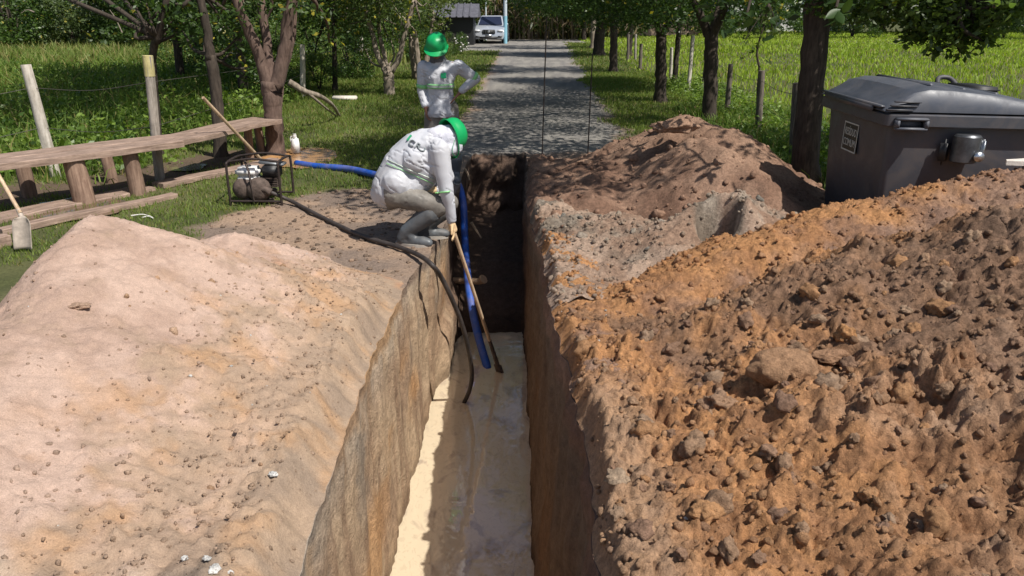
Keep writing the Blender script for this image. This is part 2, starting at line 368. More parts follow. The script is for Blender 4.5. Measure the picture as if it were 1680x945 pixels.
def build_ground():
    rows = []; kinds = None
    for y in YS:
        inside = TBEG+.02 < y < TEND+.02*0
        d = sst(.5, .54, y)*(1-sst(10.94, 11.04, y+.02*0))
        rl, rr = float(rimL(y)), float(rimR(y)); bl, br = float(botL(y)), float(botR(y))
        xl = XL+(rl+.95)*np.clip((XL+6)/(5.05), 0, 1)**2 if True else XL
        xr = XR+(rr-.95)*np.clip((6-XR)/(5.05), 0, 1)**2
        zl = G(xl, y); zr = G(xr, y)
        gl, gr = float(G(rl, y)), float(G(rr, y))
        fl = WATER-.12+.55*float(sst(7.5, 9.2, y))+.05*perlin(y*2, 1.)+.25*float(sst(8.6, 11, y))
        t = np.arange(1, NW+1)/(NW+1)
        te = t**1.15
        flatL = rl+(rr-rl)*.33*t; flatR = rl+(rr-rl)*(.67+.33*t)
        wlx = rl+(bl-rl)*te**.7; wrx = br+(rr-br)*(1-(1-t)**1.3)
        zc = gl+(fl-gl)*te; zd = fl+(gr-fl)*(1-(1-t)**1.15)
        amp = .022; zz = zc
        ledge = .10*sst(6.6, 7.0, y)*sst(-.95, -1.1, zc)*(1-sst(-.2, 0, zc))
        wlx = wlx-.016*abs(float(perlin(y*5.5, 4.4)))*te**.3+.006*float(perlin(y*13, 2.2))+amp*fbm(y*4, zc*2.2, 1.5, 4)+.010*fbm(y*22, zc*2.5, 3.5, 2)+ledge
        wrx = wrx+amp*1.2*fbm(y*4, zd*2.5, 8.5, 3)+.012*fbm(y*18, zd*4, 6.5, 2)-.03*sst(.5, .9, t)*np.abs(perlin(y*9, zd*3))
        k = np.arange(1, NF+1)/(NF+1); fx = wlx[-1]+(wrx[0]-wlx[-1])*k
        fz = np.full(NF, fl)+.03*fbm(fx*5, y*5, 2., 3)
        ff = rl+(rr-rl)*(.33+.34*k)
        wl = np.stack([wlx*d+flatL*(1-d), np.full(NW, y), zc*d+G(flatL, y)*(1-d)], 1)
        wf = np.stack([fx*d+ff*(1-d), np.full(NF, y), fz*d+G(ff, y)*(1-d)], 1)
        wr = np.stack([wrx*d+flatR*(1-d), np.full(NW, y), zd*d+G(flatR, y)*(1-d)], 1)
        L = np.stack([xl, np.full(len(xl), y), zl], 1); Rr = np.stack([xr, np.full(len(xr), y), zr], 1)
        rimLv = np.array([[rl, y, gl]]); rimRv = np.array([[rr, y, gr]])
        rows.append(np.concatenate([L, rimLv, wl, wf, wr, rimRv, Rr]))
    A = np.array(rows); nr, nc = A.shape[:2]
    nL = len(XL)
    wn = sst(10.2, 10.9, A[..., 1])*sst(11.9, 11.15, A[..., 1])*sst(-1.7, -.8, A[..., 0])*sst(.9, .1, A[..., 0])
    A[..., 1] += wn*(.16*fbm(A[..., 0]*3.2, A[..., 2]*2.5, 3., 4)+.10*np.clip(A[..., 2]+.25, -1.2, .3))
    A[..., 2] -= .06*wn*np.abs(fbm(A[..., 0]*5, A[..., 1]*2, 9., 3))*sst(-.2, 0, A[..., 2])
    V = A.reshape(-1, 3); col = soilcol(V[:, 0], V[:, 1])
    # wall and floor colours: layered clay, shade painted on the right wall and far end
    x, y, z = V.T
    n1 = fbm(y*1.3, z*1.8, x*1.3, 4); n2 = fbm(y*6, z*1.2, x*2, 3)
    wc = mix((.56, .40, .26), (.44, .295, .19), sst(-.4, .5, n1+.5*n2))
    wc = mix(wc, np.broadcast_to((.30, .19, .12), wc.shape), sst(.15, .4, fbm(y*7, z*.5, 33., 3))*.6)
    wc = mix(wc, np.broadcast_to((.56, .46, .35), wc.shape), sst(-.35, -.05, z)*sst(-.2, .3, n2+.3)*.55)
    wc = mix(wc, np.broadcast_to((.24, .22, .19), wc.shape), sst(.3, .6, fbm(y*1.6, z*3, 12., 3))*sst(-.9, -.3, z)*.55)
    wc = mix(wc, np.broadcast_to((.60, .31, .12), wc.shape), sst(.1, .5, fbm(y*.9, z*1.3, 22., 3))*sst(-.2, -.6, z)*.55)
    wc = mix(wc, np.broadcast_to((.17, .11, .08), wc.shape), sst(6.8, 8.2, y))  # far end of the trench: its shade is put into the colour
    wc = mix(wc, wc*.16+np.array((.07, .048, .036)), sst(-.5, -.15, x)*.9)  # right wall darkened: the shadow it lies in is painted on
    idx = np.arange(nr*nc).reshape(nr, nc); ci = np.arange(nc)
    cc = np.where((ci > nL+1)[None] & (ci < nL+NW*2+NF+1)[None], 1, 0)*np.ones((nr, 1)); cc = cc*((YS > TBEG) & (YS < 11.03))[:, None]
    wc = wc*(1-.5*sst(WATER+.16, WATER+.03, z+.03*n2))[:, None]
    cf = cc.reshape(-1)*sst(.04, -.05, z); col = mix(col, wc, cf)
    quad = np.stack([idx[:-1, :-1], idx[:-1, 1:], idx[1:, 1:], idx[1:, :-1]], -1)
    yrow = YS[:-1]; rowin = (yrow >= .5) & (yrow < 11.05)
    colk = np.zeros(nc-1, int); colk[nL:nL+NW+1] = 1; colk[nL+NW+1:nL+NW+NF] = 2; colk[nL+NW+NF:nL+2*NW+NF+1] = 3
    K = np.zeros((nr-1, nc-1), int); K[rowin] = colk[None]
    def sub(name, k, mat):
        q = quad[K == k].reshape(-1, 4); u, inv = np.unique(q, return_inverse=True)
        me = rawmesh(name, V[u], inv.reshape(-1, 4), col[u], mat); o = obj(name, me); o['kind'] = 'structure'; return o
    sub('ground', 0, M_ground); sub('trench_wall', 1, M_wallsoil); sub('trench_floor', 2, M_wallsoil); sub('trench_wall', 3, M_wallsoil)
build_ground()

# muddy water in the trench
def build_water():
    m, n, p = newmat('muddy_water'); g = n.nodes.new('ShaderNodeNewGeometry'); v = g.outputs['Position']
    mp = n.nodes.new('ShaderNodeMapping'); mp.inputs['Scale'].default_value = (1.6, 1, 1); n.links.new(v, mp.inputs[0])
    f = noise(n, mp.outputs[0], 1.5, 6, .5, 2.2)
    c = ramp(n, f, .36, .44, (.52, .42, .32), (.74, .62, .44))                   # brown thin water against milky silt
    w = noise(n, mp.outputs[0], 5.5, 7, .6, 3.5)
    c = mulc(n, c, ramp(n, w, .40, .46, (.90, .89, .89), (1.0,)*3)); n.links.new(c, p.inputs['Base Color'])
    w2 = noise(n, v, 16, 4, .6, 1.5); c = mulc(n, c, ramp(n, w2, .66, .72, (1, 1, 1), (.93, .92, .91))); n.links.new(c, p.inputs['Base Color'])
    p.inputs['Roughness'].default_value = .22; p.inputs['Coat Weight'].default_value = 1; p.inputs['Coat Roughness'].default_value = .02; p.inputs['Coat IOR'].default_value = 2.2
    b = N(n, 'ShaderNodeBump', Strength=.16, Distance=.012); n.links.new(noise(n, v, 6, 2, .4, 1.0), b.inputs['Height']); n.links.new(b.outputs[0], p.inputs['Normal']); n.links.new(b.outputs[0], p.inputs['Coat Normal'])
    xs = np.linspace(-1.0, .35, 60); ys = np.linspace(.52, 8.1, 260); X, Y = np.meshgrid(xs, ys)
    Z = WATER+0*X
    V = np.stack([X, Y, Z], -1).reshape(-1, 3); i = np.arange(X.size).reshape(X.shape)
    q = np.stack([i[:-1, :-1], i[:-1, 1:], i[1:, 1:], i[1:, :-1]], -1).reshape(-1, 4)
    o = obj('trench_water', rawmesh('trench_water', V, q, None, m)); o['kind'] = 'structure'
build_water()

# ------------------------------------------------------------------ spoil heaps
def smax(*a, k=.06):
    h = a[0]
    for b in a[1:]:
        t = np.clip(.5+.5*(b-h)/k, 0, 1); h = h*(1-t)+b*t+k*t*(1-t)
    return h
def stamp(Z, xs, ys, n, r0, r1, dens=None, amp=.8, rng=RNG, pw=2.0):
    dx = xs[1]-xs[0]; dy = ys[1]-ys[0]; B = np.full(Z.shape, 0.0)
    for i in range(n):
        cx = rng.uniform(xs[0], xs[-1]); cy = rng.uniform(ys[0], ys[-1])
        if dens is not None and rng.random() > dens(cx, cy): continue
        r = r0+(r1-r0)*rng.random()**pw; e = rng.uniform(.65, 1.5); an = rng.uniform(0, pi); R_ = r*1.5
        i0, i1 = int((cx-R_-xs[0])/dx), int((cx+R_-xs[0])/dx)+1; j0, j1 = int((cy-R_-ys[0])/dy), int((cy+R_-ys[0])/dy)+1
        i0 = max(i0, 0); j0 = max(j0, 0); i1 = min(i1, len(xs)); j1 = min(j1, len(ys))
        if i1-i0 < 2 or j1-j0 < 2: continue
        xx = xs[i0:i1][None]-cx; yy = ys[j0:j1][:, None]-cy
        u = xx*cos(an)+yy*sin(an); v = -xx*sin(an)+yy*cos(an); d2 = (u/e)**2+(v*e)**2
        ph = rng.uniform(0, 6); d2 = d2*(1+.35*np.sin(3*np.arctan2(v, u)+ph)+.2*np.sin(7*np.arctan2(v, u)+ph*2))
        hgt = np.where(d2 < r*r, np.sqrt(np.clip(1-d2/(r*r), 0, 1))**.7*r*amp, 0)
        B[j0:j1, i0:i1] = np.maximum(B[j0:j1, i0:i1], hgt)
    return B
def crumb(X, Y, f=18., z=0.):
    n = np.clip(.55+.9*fbm(X*f, Y*f, z, 4, .6), .1, 1.5); return n
def ridged(X, Y, f, z, o=4):
    a = 0; sc = 1.; 
    for i in range(o): a = a+sc*(.5-np.abs(perlin(X*f+.3*perlin(Y*f, z+i), Y*f+i*7, z+i*3))); sc *= .55; f *= 2.1
    return a
HEAPS = {}
def heap(key, name, x0, x1, y0, y1, res, hf, df, cf, mat, label, side=1):
    xs = np.arange(x0, x1, res); ys = np.arange(y0, y1, res); X, Y = np.meshgrid(xs, ys)
    if side > 0: sh = rimR(ys)+.003-xs[0]; X = X+sh[:, None]*np.exp(-((xs-xs[0])/.7)**2)[None]; ed = X-(rimR(ys)+.003)[:, None]
    else: sh = rimL(ys)-.003-xs[-1]; X = X+sh[:, None]*np.exp(-((xs-xs[-1])/.7)**2)[None]; ed = (rimL(ys)-.003)[:, None]-X
    h = hf(X, Y); g = G(X, Y)
    kr = sst(-.01, .075 if side > 0 else .16, ed+.02*fbm(X*0, Y*7, 3., 3)); h = np.where(h > g, g+(h-g)*kr, h)          # rounds off at the trench rim
    k = np.clip((h-g)/.10, 0, 1)*(.25+.75*kr)
    D, extra = df(X, Y, xs, ys, h); Z = np.maximum(h, g-.06)+D*k
    col = cf(X, Y, Z, D, extra)
    keep = (h > g-.05) & (ed > -.02)
    i = np.arange(X.size).reshape(X.shape); q = np.stack([i[:-1, :-1], i[:-1, 1:], i[1:, 1:], i[1:, :-1]], -1)
    kq = keep[:-1, :-1] & keep[:-1, 1:] & keep[1:, 1:] & keep[1:, :-1]; q = q[kq]
    V = np.stack([X, Y, Z], -1).reshape(-1, 3); u, inv = np.unique(q, return_inverse=True)
    root = empty(name, (0, 0, 0), label, 'dirt heap', 'spoil heaps beside the trench')
    cx, cy = float(X[keep].mean()), float(Y[keep].mean()); root.location = (cx, cy, 0)
    me = rawmesh('soil', V[u]-np.array([cx, cy, 0]), inv.reshape(-1, 4), col.reshape(-1, 3)[u], mat)
    obj('soil', me, root)
    def zat(x, y):
        b = int(round((y-y0)/res))
        if not 0 <= b < len(ys): return None
        if x < X[b, 0]+.02 or x > X[b, -1]-.02: return None
        a = int(np.searchsorted(X[b], x))
        if 0 <= a < len(xs) and keep[b, a]: return float(Z[b, a]), col[b, a]
        return None
    HEAPS[key] = (root, zat, (x0, x1, y0, y1)); return root

# A: pale pink sand heap on the left
def hA(X, Y):
    a = ridge(X, Y, [(-2.5, 4.25, .80), (-2.25, 3.3, .60), (-2.2, 2.3, .50), (-2.3, 1.5, .45)], .40, .12)
    ap = ridge(X, Y, [(-1.3, 5.1, .09), (-1.05, 4.2, .13), (-.98, 3.2, .17), (-.95, 2.2, .19), (-1.0, .9, .2)], .22, .1)
    left = .55*(np.sqrt(np.clip(-2.45-X, 0, 9)**2+.01)-.1)*sst(2.6, 3.6, Y)
    a = a-left*1.6-.5*np.clip(Y-4.35, 0, 9)*.5
    b = ridge(X, Y, [(-2.5, 5.3, .30), (-2.15, 5.4, .36), (-1.75, 5.1, .24)], .5, .1)
    return smax(a, b, ap, k=.12)+.03*fbm(X*1.7, Y*1.7, 3., 3)
def dA(X, Y, xs, ys, h):
    B = stamp(X, xs, ys, 2600, .007, .032, None, .6, pw=3)
    P = stamp(X, xs, ys, 900, .015, .05, None, .35)
    r = sst(-1.9, -1.3, X+.2*fbm(X*2, Y*2, 9., 2))
    return .010*fbm(X*9, Y*9, 1., 4)+.006*fbm(X*30, Y*30, 1., 3)+B*(.7+r)-.4*P*(.3+.4*r)+.03*r*ridged(X, Y, 8., 3., 4)+.008*ridged(X, Y, 26., 8., 2)-.008*r, (B, r)
def cA(X, Y, Z, D, e):
    n = fbm(X*1.4, Y*1.4, 5., 4); n2 = fbm(X*5, Y*5, 8., 3)
    c = mix((.51, .365, .29), (.425, .295, .23), sst(-.4, .4, n+.8*n2))
    o = sst(.1, 1.1, e[1]+.6*n2+.3*n+.3*fbm(X*18, Y*18, 4., 3)); c = mix(c, mix((.45, .305, .20), (.36, .26, .18), sst(-.4, .4, n2)), o*.75)
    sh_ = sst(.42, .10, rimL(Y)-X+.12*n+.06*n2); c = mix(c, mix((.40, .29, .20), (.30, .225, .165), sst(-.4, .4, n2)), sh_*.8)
    sp = sst(.0, .7, fbm(X*3, Y*3, 15., 5)+.25*fbm(X*16, Y*16, 2., 2))*sst(-2.1, -1.6, X); c = mix(c, np.broadcast_to((.48, .27, .13), c.shape), sp*.5)
    b = sst(.25, .5, n)*sst(4.6, 5.2, Y); c = mix(c, np.broadcast_to((.42, .24, .15), c.shape), b*.7)
    gb = sst(1.95, 1.45, Y+.25*(X+1)+.3*n+.15*n2); c = mix(c, mix((.40, .33, .26), (.54, .48, .41), sst(-.3, .4, n2+n)), gb*.9)
    dkp = sst(.1, .4, fbm(X*2.5, Y*2.5, 44., 3)+.35*sst(.5, .1, np.hypot(X+1.55, Y-2.45)))*sst(3.0, 2.4, Y)*sst(-2.2, -1.6, X); c = mix(c, np.broadcast_to((.14, .12, .10), c.shape), dkp*.6*sst(2.3, 1.9, Y))
    return c
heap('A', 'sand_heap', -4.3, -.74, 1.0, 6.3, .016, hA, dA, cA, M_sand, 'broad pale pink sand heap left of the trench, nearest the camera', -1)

# far brown heap beside the end of the trench, in tree shade
RIMAP = [(.12, 10.2, .10), (.14, 8.5, .13), (.2, 7, .16), (.30, 5.8, .18), (.34, 4.5, .20), (.42, 3.3, .22), (.44, 2.2, .24), (.44, 1.0, .22)]
def hF(X, Y):
    a = ridge(X, Y, [(1.1, 9.2, .44), (1.75, 8.75, .80), (2.1, 8.2, .74)], .66, .12)
    b = ridge(X, Y, [(1.75, 7.85, .70), (1.9, 7.4, .66), (2.15, 6.9, .42)], .72, .1)
    c = ridge(X, Y, [(.35, 9.6, .14), (.9, 8.6, .30), (.75, 7.6, .24)], .35, .2)
    return smax(a, b, c, ridge(X, Y, RIMAP, .3), k=.08)+.03*fbm(X*2.5, Y*2.5, 3., 3)
def dF(X, Y, xs, ys, h):
    B = stamp(X, xs, ys, 500, .015, .06, None, .5); return .035*fbm(X*5, Y*5, 1., 4)+B*.7, B
def cF(X, Y, Z, D, B):
    n = fbm(X*2, Y*2, 5., 4)
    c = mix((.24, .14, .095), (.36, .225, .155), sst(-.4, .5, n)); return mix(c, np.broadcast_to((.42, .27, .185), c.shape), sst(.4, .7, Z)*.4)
heap('F', 'dirt_heap', .05, 3.3, 6.2, 10.7, .024, hF, dF, cF, M_clod, 'reddish brown dirt heap with a boulder on top, shaded by trees')

# middle mound: grey clay crust with a hole in it
def hB(X, Y):
    a = ridge(X, Y, [(1.1, 5.75, .36), (1.6, 5.85, .52), (2.0, 5.75, .44)], .62, .12)
    b = ridge(X, Y, [(.45, 6.7, .16), (.8, 6.2, .28), (1.1, 5.4, .26), (.6, 5.0, .12)], .38, .2)
    h = smax(a, b, ridge(X, Y, RIMAP, .3)+.01, k=.08)+.03*fbm(X*3, Y*3, 7., 3)
    c = U(1178, 372, .38); return h+.07*np.exp(-(((X-c.x)/.3)**2+((Y-c.y-.25)/.1)**2))+.13*np.exp(-(((X-c.x-.19)/.10)**2+((Y-c.y+.02)/.16)**2))-.62*np.exp(-(((X-c.x)/.125)**2+((Y-c.y-.02)/.13)**2)**2)  # lip beside the hole is raised to throw shade into it
def dB(X, Y, xs, ys, h):
    B = stamp(X, xs, ys, 1500, .012, .05, None, .6); B = B*crumb(X, Y)
    return .045*ridged(X, Y, 5., 1.)+.02*ridged(X, Y, 20., 5., 3)+.8*B-.02, B
def cB(X, Y, Z, D, B):
    n = fbm(X*2.2, Y*2.2, 5., 4); n2 = fbm(X*8, Y*8, 2., 3)
    c = mix((.44, .315, .235), (.33, .215, .15), sst(-.3, .5, n))
    c = mix(c, mix((.15, .14, .115), (.30, .27, .22), sst(-.3, .5, n2)), sst(.0, .35, fbm(X*1.6, Y*1.6, 31., 3)+.15*sst(1.2, .4, X)-.1)*.7)
    return mix(c, np.broadcast_to((.54, .45, .36), c.shape), sst(.3, .6, n2+n*.3)*sst(1.0, 1.5, X)*.5)
heap('B', 'rubble_heap', .1, 2.7, 4.5, 7.3, .018, hB, dB, cB, M_clod, 'grey crusted rubble mound with a dark hole in its side, right of the trench')

# orange heap running up to the waste bin
def hC(X, Y):
    a = ridge(X, Y, [(.35, 4.25, .16), (.95, 4.6, .34), (1.65, 5.0, .50), (2.4, 5.25, .66), (3.3, 5.3, .84), (4.6, 5.4, .9)], .50, .12)
    return smax(a, ridge(X, Y, RIMAP, .3)+.005, k=.05)+.035*fbm(X*2.2, Y*2.2, 13., 3)
def dC(X, Y, xs, ys, h):
    B = stamp(X, xs, ys, 4200, .010, .040, None, .7, pw=2.5); B2 = stamp(X, xs, ys, 110, .05, .10, None, .45)
    B = B*crumb(X, Y)
    return .03*ridged(X, Y, 5., 1.)+.018*ridged(X, Y, 22., 5., 3)+.8*B+.8*B2*crumb(X, Y, 12.)-.015, B
def cC(X, Y, Z, D, B):
    n = fbm(X*1.8, Y*1.8, 5., 4)
    c = mix((.51, .26, .115), (.39, .195, .09), sst(-.4, .4, n+.5*fbm(X*6, Y*6, 9., 3)))
    g = sst(-.25, .55, (X-.9)*.5-(Y-4.35)*.9+.5*n+.4*fbm(X*5, Y*5, 6., 3)); c = mix(c, mix((.34, .22, .16), (.27, .17, .125), sst(-.3, .3, n)), g*.9)
    return c
heap('C', 'dirt_heap', .1, 4.7, 3.2, 6.1, .0135, hC, dC, cC, M_clod, 'bright orange clay heap rising to the foot of the grey waste bin')

# near brown cloddy heap
def hD(X, Y):
    a = ridge(X, Y, [(.9, 3.75, .34), (1.4, 3.75, .46), (1.95, 3.8, .66), (2.6, 3.9, .84), (4.2, 4.0, .95)], .42, .1)
    b = ridge(X, Y, [(.55, 3.6, .22), (.75, 2.6, .30), (1.5, 2.7, .48), (2.4, 2.6, .66), (3.0, 2.5, .7)], .30, .2)
    c = ridge(X, Y, [(.7, 1.9, .24), (1.6, 1.7, .38), (3, 1.5, .5)], .25, .2)
    return smax(a, b, c, ridge(X, Y, RIMAP, .25), k=.10)+(.03+.06*sst(.7, 1.2, X))*fbm(X*2.2, Y*2.2, 23., 3)+.10*sst(.7, 1.3, X)*(ridged(X, Y*1.3, 1.9, 11., 3)-.35)
def dD(X, Y, xs, ys, h):
    B = stamp(X, xs, ys, 9000, .009, .036, None, .95, pw=2.4); B2 = stamp(X, xs, ys, 650, .03, .095, None, .7)
    P = stamp(X, xs, ys, 700, .02, .08, None, .7)
    B = B*crumb(X, Y); B2 = B2*crumb(X, Y, 12., 3.)
    return .045*ridged(X, Y, 4., 1.)+.022*ridged(X, Y, 19., 5., 3)+.85*B*np.clip(.7+1.2*fbm(X*1.5, Y*1.5, 51., 2), .15, 1.2)+1.0*B2*np.clip(.6+1.5*fbm(X*2, Y*2, 61., 2), 0, 1.4)-.7*P*crumb(X, Y, 9.)-.02, B
def cD(X, Y, Z, D, B):
    n = fbm(X*1.6, Y*1.6, 5., 4); n2 = fbm(X*7, Y*7, 2., 3)
    c = mix((.40, .26, .175), (.24, .15, .10), sst(-.4, .4, n+.6*n2))
    o = sst(-.2, 1.0, 1.5-X*.65+.5*n+.35*n2+.25*(Y-2.8)); c = mix(c, mix((.56, .28, .12), (.40, .205, .10), sst(-.3, .3, n2)), o*.9)
    dk = sst(-.3, .5, .6*fbm(X*3, Y*3, 3., 4)+ (Y-2.75)*.8-(X-1.9)*-.35*(X > 1.9)-.45*np.abs(X-2.3)*(X < 2.3)+.3*n); dk = dk*sst(4.6, 3.9, Y+.2*n2); c = mix(c, mix((.18, .115, .08), (.27, .17, .115), sst(-.3, .3, n2)), dk*.8)  # darker soil at upper right; shade of the hollow put into the colour
    rim = sst(.62, .42, X)*sst(3.6, 3.0, Y); c = mix(c, np.broadcast_to((.44, .31, .215), c.shape), rim*.6)
    return c
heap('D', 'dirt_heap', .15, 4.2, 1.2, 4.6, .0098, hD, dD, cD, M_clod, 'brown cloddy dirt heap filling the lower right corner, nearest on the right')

# clods: eight shared shapes
def clodmesh(seed, c, mat=None, sub=2, rough=.35):
    r = np.random.default_rng(seed); bm = bmesh.new(); bmesh.ops.create_icosphere(bm, subdivisions=sub, radius=1)
    s = np.array([r.uniform(.85, 1.2), r.uniform(.7, 1.0), r.uniform(.55, .85)])
    for v in bm.verts:
        p = np.array(v.co); k = 1+rough*float(fbm(p[0]*1.3+seed*3, p[1]*1.3, p[2]*1.3, 3))-.28*rough*abs(float(perlin(p[0]*2.6+seed, p[1]*2.6, p[2]*2.6)))*2; v.co = Vector(p*k*s)
    me = bpy.data.meshes.new('clod'); bm.to_mesh(me); bm.free(); me.polygons.foreach_set('use_smooth', np.ones(len(me.polygons), bool))
    n = len(me.vertices); a = me.color_attributes.new('col', 'FLOAT_COLOR', 'POINT'); a.data.foreach_set('color', np.tile((*c, 1), (n, 1)).astype(np.float32).ravel())
    me.materials.append(mat or M_clod); return me
def clods(key, name, n, r0, r1, colors, seed, dens=None, sub=2, rough=.35, mat=None):
    rng = np.random.default_rng(seed); ms = [clodmesh(seed*10+i, c, mat, sub, rough) for i, c in enumerate(colors)]
    root, zat, (x0, x1, y0, y1) = HEAPS[key]; k = 0; tries = 0; out = []
    while k < n and tries < n*40:
        tries += 1; x, y = rng.uniform(x0, x1), rng.uniform(y0, y1)
        if dens is not None and rng.random() > dens(x, y): continue
        q = zat(x, y)
        if q is None or q[0] < float(G(x, y))+.01: continue
        r = r0+(r1-r0)*rng.random()**2.6
        o = link(bpy.data.objects.new(name, ms[rng.integers(len(ms))])); o.parent = root
        o.location = (x-root.location.x, y-root.location.y, q[0]+r*.15); o.scale = (r,)*3; o.rotation_euler = tuple(rng.uniform(0, 6, 3)*np.array([.15, .15, 1])); k += 1
OR = [(.50, .26, .12), (.44, .25, .14), (.40, .22, .12)]; BR = [(.33, .20, .13), (.38, .24, .15), (.28, .17, .115), (.44, .24, .12), (.40, .27, .18)]
clods('D', 'clod', 260, .018, .062, BR, 3, lambda x, y: 1 if y < 3.9 and x < 2.8 else .15, 3, .5)
clods('C', 'clod', 130, .018, .05, OR, 5, lambda x, y: 1.0 if x < 1.2 else .3, 2, .5)
clods('B', 'clod', 60, .015, .045, [(.36, .30, .24), (.42, .34, .26), (.22, .20, .17)], 8, None, 2, .5)
clods('A', 'clod', 70, .008, .026, [(.55, .37, .25), (.46, .29, .18)], 9, lambda x, y: 1 if x > -2 else .25, 2, .4)
clods('F', 'clod', 40, .02, .07, [(.36, .22, .15)], 11, None, 2, .45)
clods('D', 'pebble', 16, .008, .02, [(.66, .63, .58), (.5, .46, .4)], 12, lambda x, y: 1 if x < 2 else .2, 1, .5)
clods('A', 'pebble', 40, .005, .013, [(.72, .7, .66), (.6, .56, .5)], 13, lambda x, y: 1 if x > -1.7 or y < 2 else .05, 1, .5)
clods('B', 'pebble', 16, .008, .02, [(.62, .6, .55)], 14, None, 1, .5)

def tiny(key, n, r0, r1, c0, c1, seed, dens=None):
    rg_ = np.random.default_rng(seed); bm = bmesh.new(); bmesh.ops.create_icosphere(bm, subdivisions=1, radius=1); bv = np.array([v.co for v in bm.verts]); bf = np.array([[v.index for v in f.verts] for f in bm.faces]); bm.free()
    root, zat, (x0, x1, y0, y1) = HEAPS[key]; Vs = []; Cs = []; Fs = []; k = 0
    for _ in range(n*14):
        if k >= n: break
        x, y = rg_.uniform(x0, x1), rg_.uniform(y0, y1); q = zat(x, y)
        if q is None or q[0] < float(G(x, y))+.01: continue
        if dens is not None and rg_.random() > dens(x, y): continue
        r = r0+(r1-r0)*rg_.random()**2.5; A_ = rg_.normal(size=(3, 3)); Qm, _r = np.linalg.qr(A_); sc = rg_.uniform(.6, 1.2, 3)
        v = (bv*(1+rg_.uniform(-.28, .28, (len(bv), 1)))*sc*r) @ Qm.T+np.array([x-root.location.x, y-root.location.y, q[0]+r*.25])
        Vs.append(v); Fs.append(bf+k*len(bv)); Cs.append(np.tile(mix(np.array(c0), np.array(c1), rg_.random())*.5+.5*np.array(q[1]), (len(bv), 1))); k += 1
    o = obj('crumbs', rawmesh('crumbs', np.concatenate(Vs), np.concatenate(Fs), np.concatenate(Cs), M_clod, False), root); o['kind'] = 'stuff'
tiny('D', 5200, .004, .022, (.42, .26, .15), (.22, .14, .10), 71)
tiny('C', 2600, .006, .024, (.50, .25, .11), (.36, .20, .12), 72)
tiny('B', 1300, .007, .024, (.40, .32, .24), (.24, .20, .16), 73)
tiny('A', 4200, .003, .012, (.54, .38, .28), (.42, .29, .20), 74, lambda x, y: float(sst(-2.1, -1.1, x))*.95+.12)
tiny('F', 500, .01, .035, (.38, .23, .16), (.26, .16, .11), 75)

def boulder(px, py, z, r, c, seed, label, sq=(1, 1, 1), cat='boulder', name='boulder', rough=.35):
    p = U(px, py, z)
    for key in 'ABCDF':
        z2 = z; p2 = p
        for _ in range(12):
            q = HEAPS[key][1](p2.x, p2.y)
            if q is None: break
            z2 = .5*z2+.5*q[0]; p2 = U(px, py, z2)
        if q is not None and abs(z2-q[0]) < .03 and q[0] > float(G(p2.x, p2.y))+.03: p = Vector((p2.x, p2.y, q[0]+r*sq[2]*.42)); break
    me = clodmesh(seed, c, M_clod, 4, rough); me.name = name
    o = obj(name, me, None, p); o.scale = (r*sq[0], r*sq[1], r*sq[2]); tag(o, label, cat); return o
boulder(1108, 207, .78, .15, (.40, .25, .17), 41, 'rounded brown boulder on top of the shaded far heap', (1.3, 1, .8))
boulder(1085, 214, .70, .07, (.46, .31, .22), 47, 'small pale stone just left of the boulder on the far heap', cat='stone', name='stone')
boulder(1283, 618, .40, .12, (.40, .235, .135), 42, 'large smooth brown clod lying in the middle of the right heap', (1.1, .8, .85), 'dirt clod', 'dirt_clod', .2)
boulder(1362, 594, .47, .07, (.38, .22, .13), 43, 'medium brown clod touching the upper right of the large clod', (1.1, 1, .9), 'dirt clod', 'dirt_clod')
boulder(1385, 560, .52, .055, (.52, .27, .12), 44, 'orange clod perched on top of the medium brown clod', (.9, 1, 1.3), 'dirt clod', 'dirt_clod')
boulder(1178, 668, .38, .065, (.40, .25, .16), 45, 'greyish crumbly clod left of and below the large clod', (1.1, 1, .9), 'dirt clod', 'dirt_clod', .6)
boulder(1012, 792, .25, .05, (.44, .32, .22), 46, 'pale elongated stone on the right rim of the trench', (.8, 1.3, .8), 'stone', 'stone')
boulder(1165, 742, .33, .045, (.52, .27, .13), 48, 'bright orange clod lower left of the greyish clod', cat='dirt clod', name='dirt_clod')
boulder(1158, 850, .31, .055, (.50, .27, .13), 49, 'orange lump beside the white pebbles low on the right', cat='dirt clod', name='dirt_clod')
boulder(125, 503, .58, .045, (.52, .35, .25), 50, 'flat lone clod on the left sand heap', (1.3, .8, .5), 'dirt clod', 'dirt_clod')
boulder(960, 268, .13, .06, (.44, .28, .19), 51, 'small sunlit lump beside the far end of the trench', (1.3, 1, .7), 'dirt clod', 'dirt_clod')
for k, (px, py, z, r) in enumerate([(340, 920, .3, .014), (352, 938, .3, .02), (378, 942, .3, .011), (303, 918, .3, .012), (448, 780, .2, .016)]):
    q = HEAPS['A'][1](U(px, py, z).x, U(px, py, z).y); zz = q[0] if q else .05
    boulder(px, py, zz, r, (.78, .76, .72), 60+k, ['white stone left of the biggest white stone at lower left', 'biggest white stone at the bottom left edge', 'white stone right of the biggest one at the bottom', 'leftmost small white stone at the bottom left', 'lone white stone on the slope above the bottom group'][k], cat='stone', name='stone')['group'] = 'white stones at lower left'

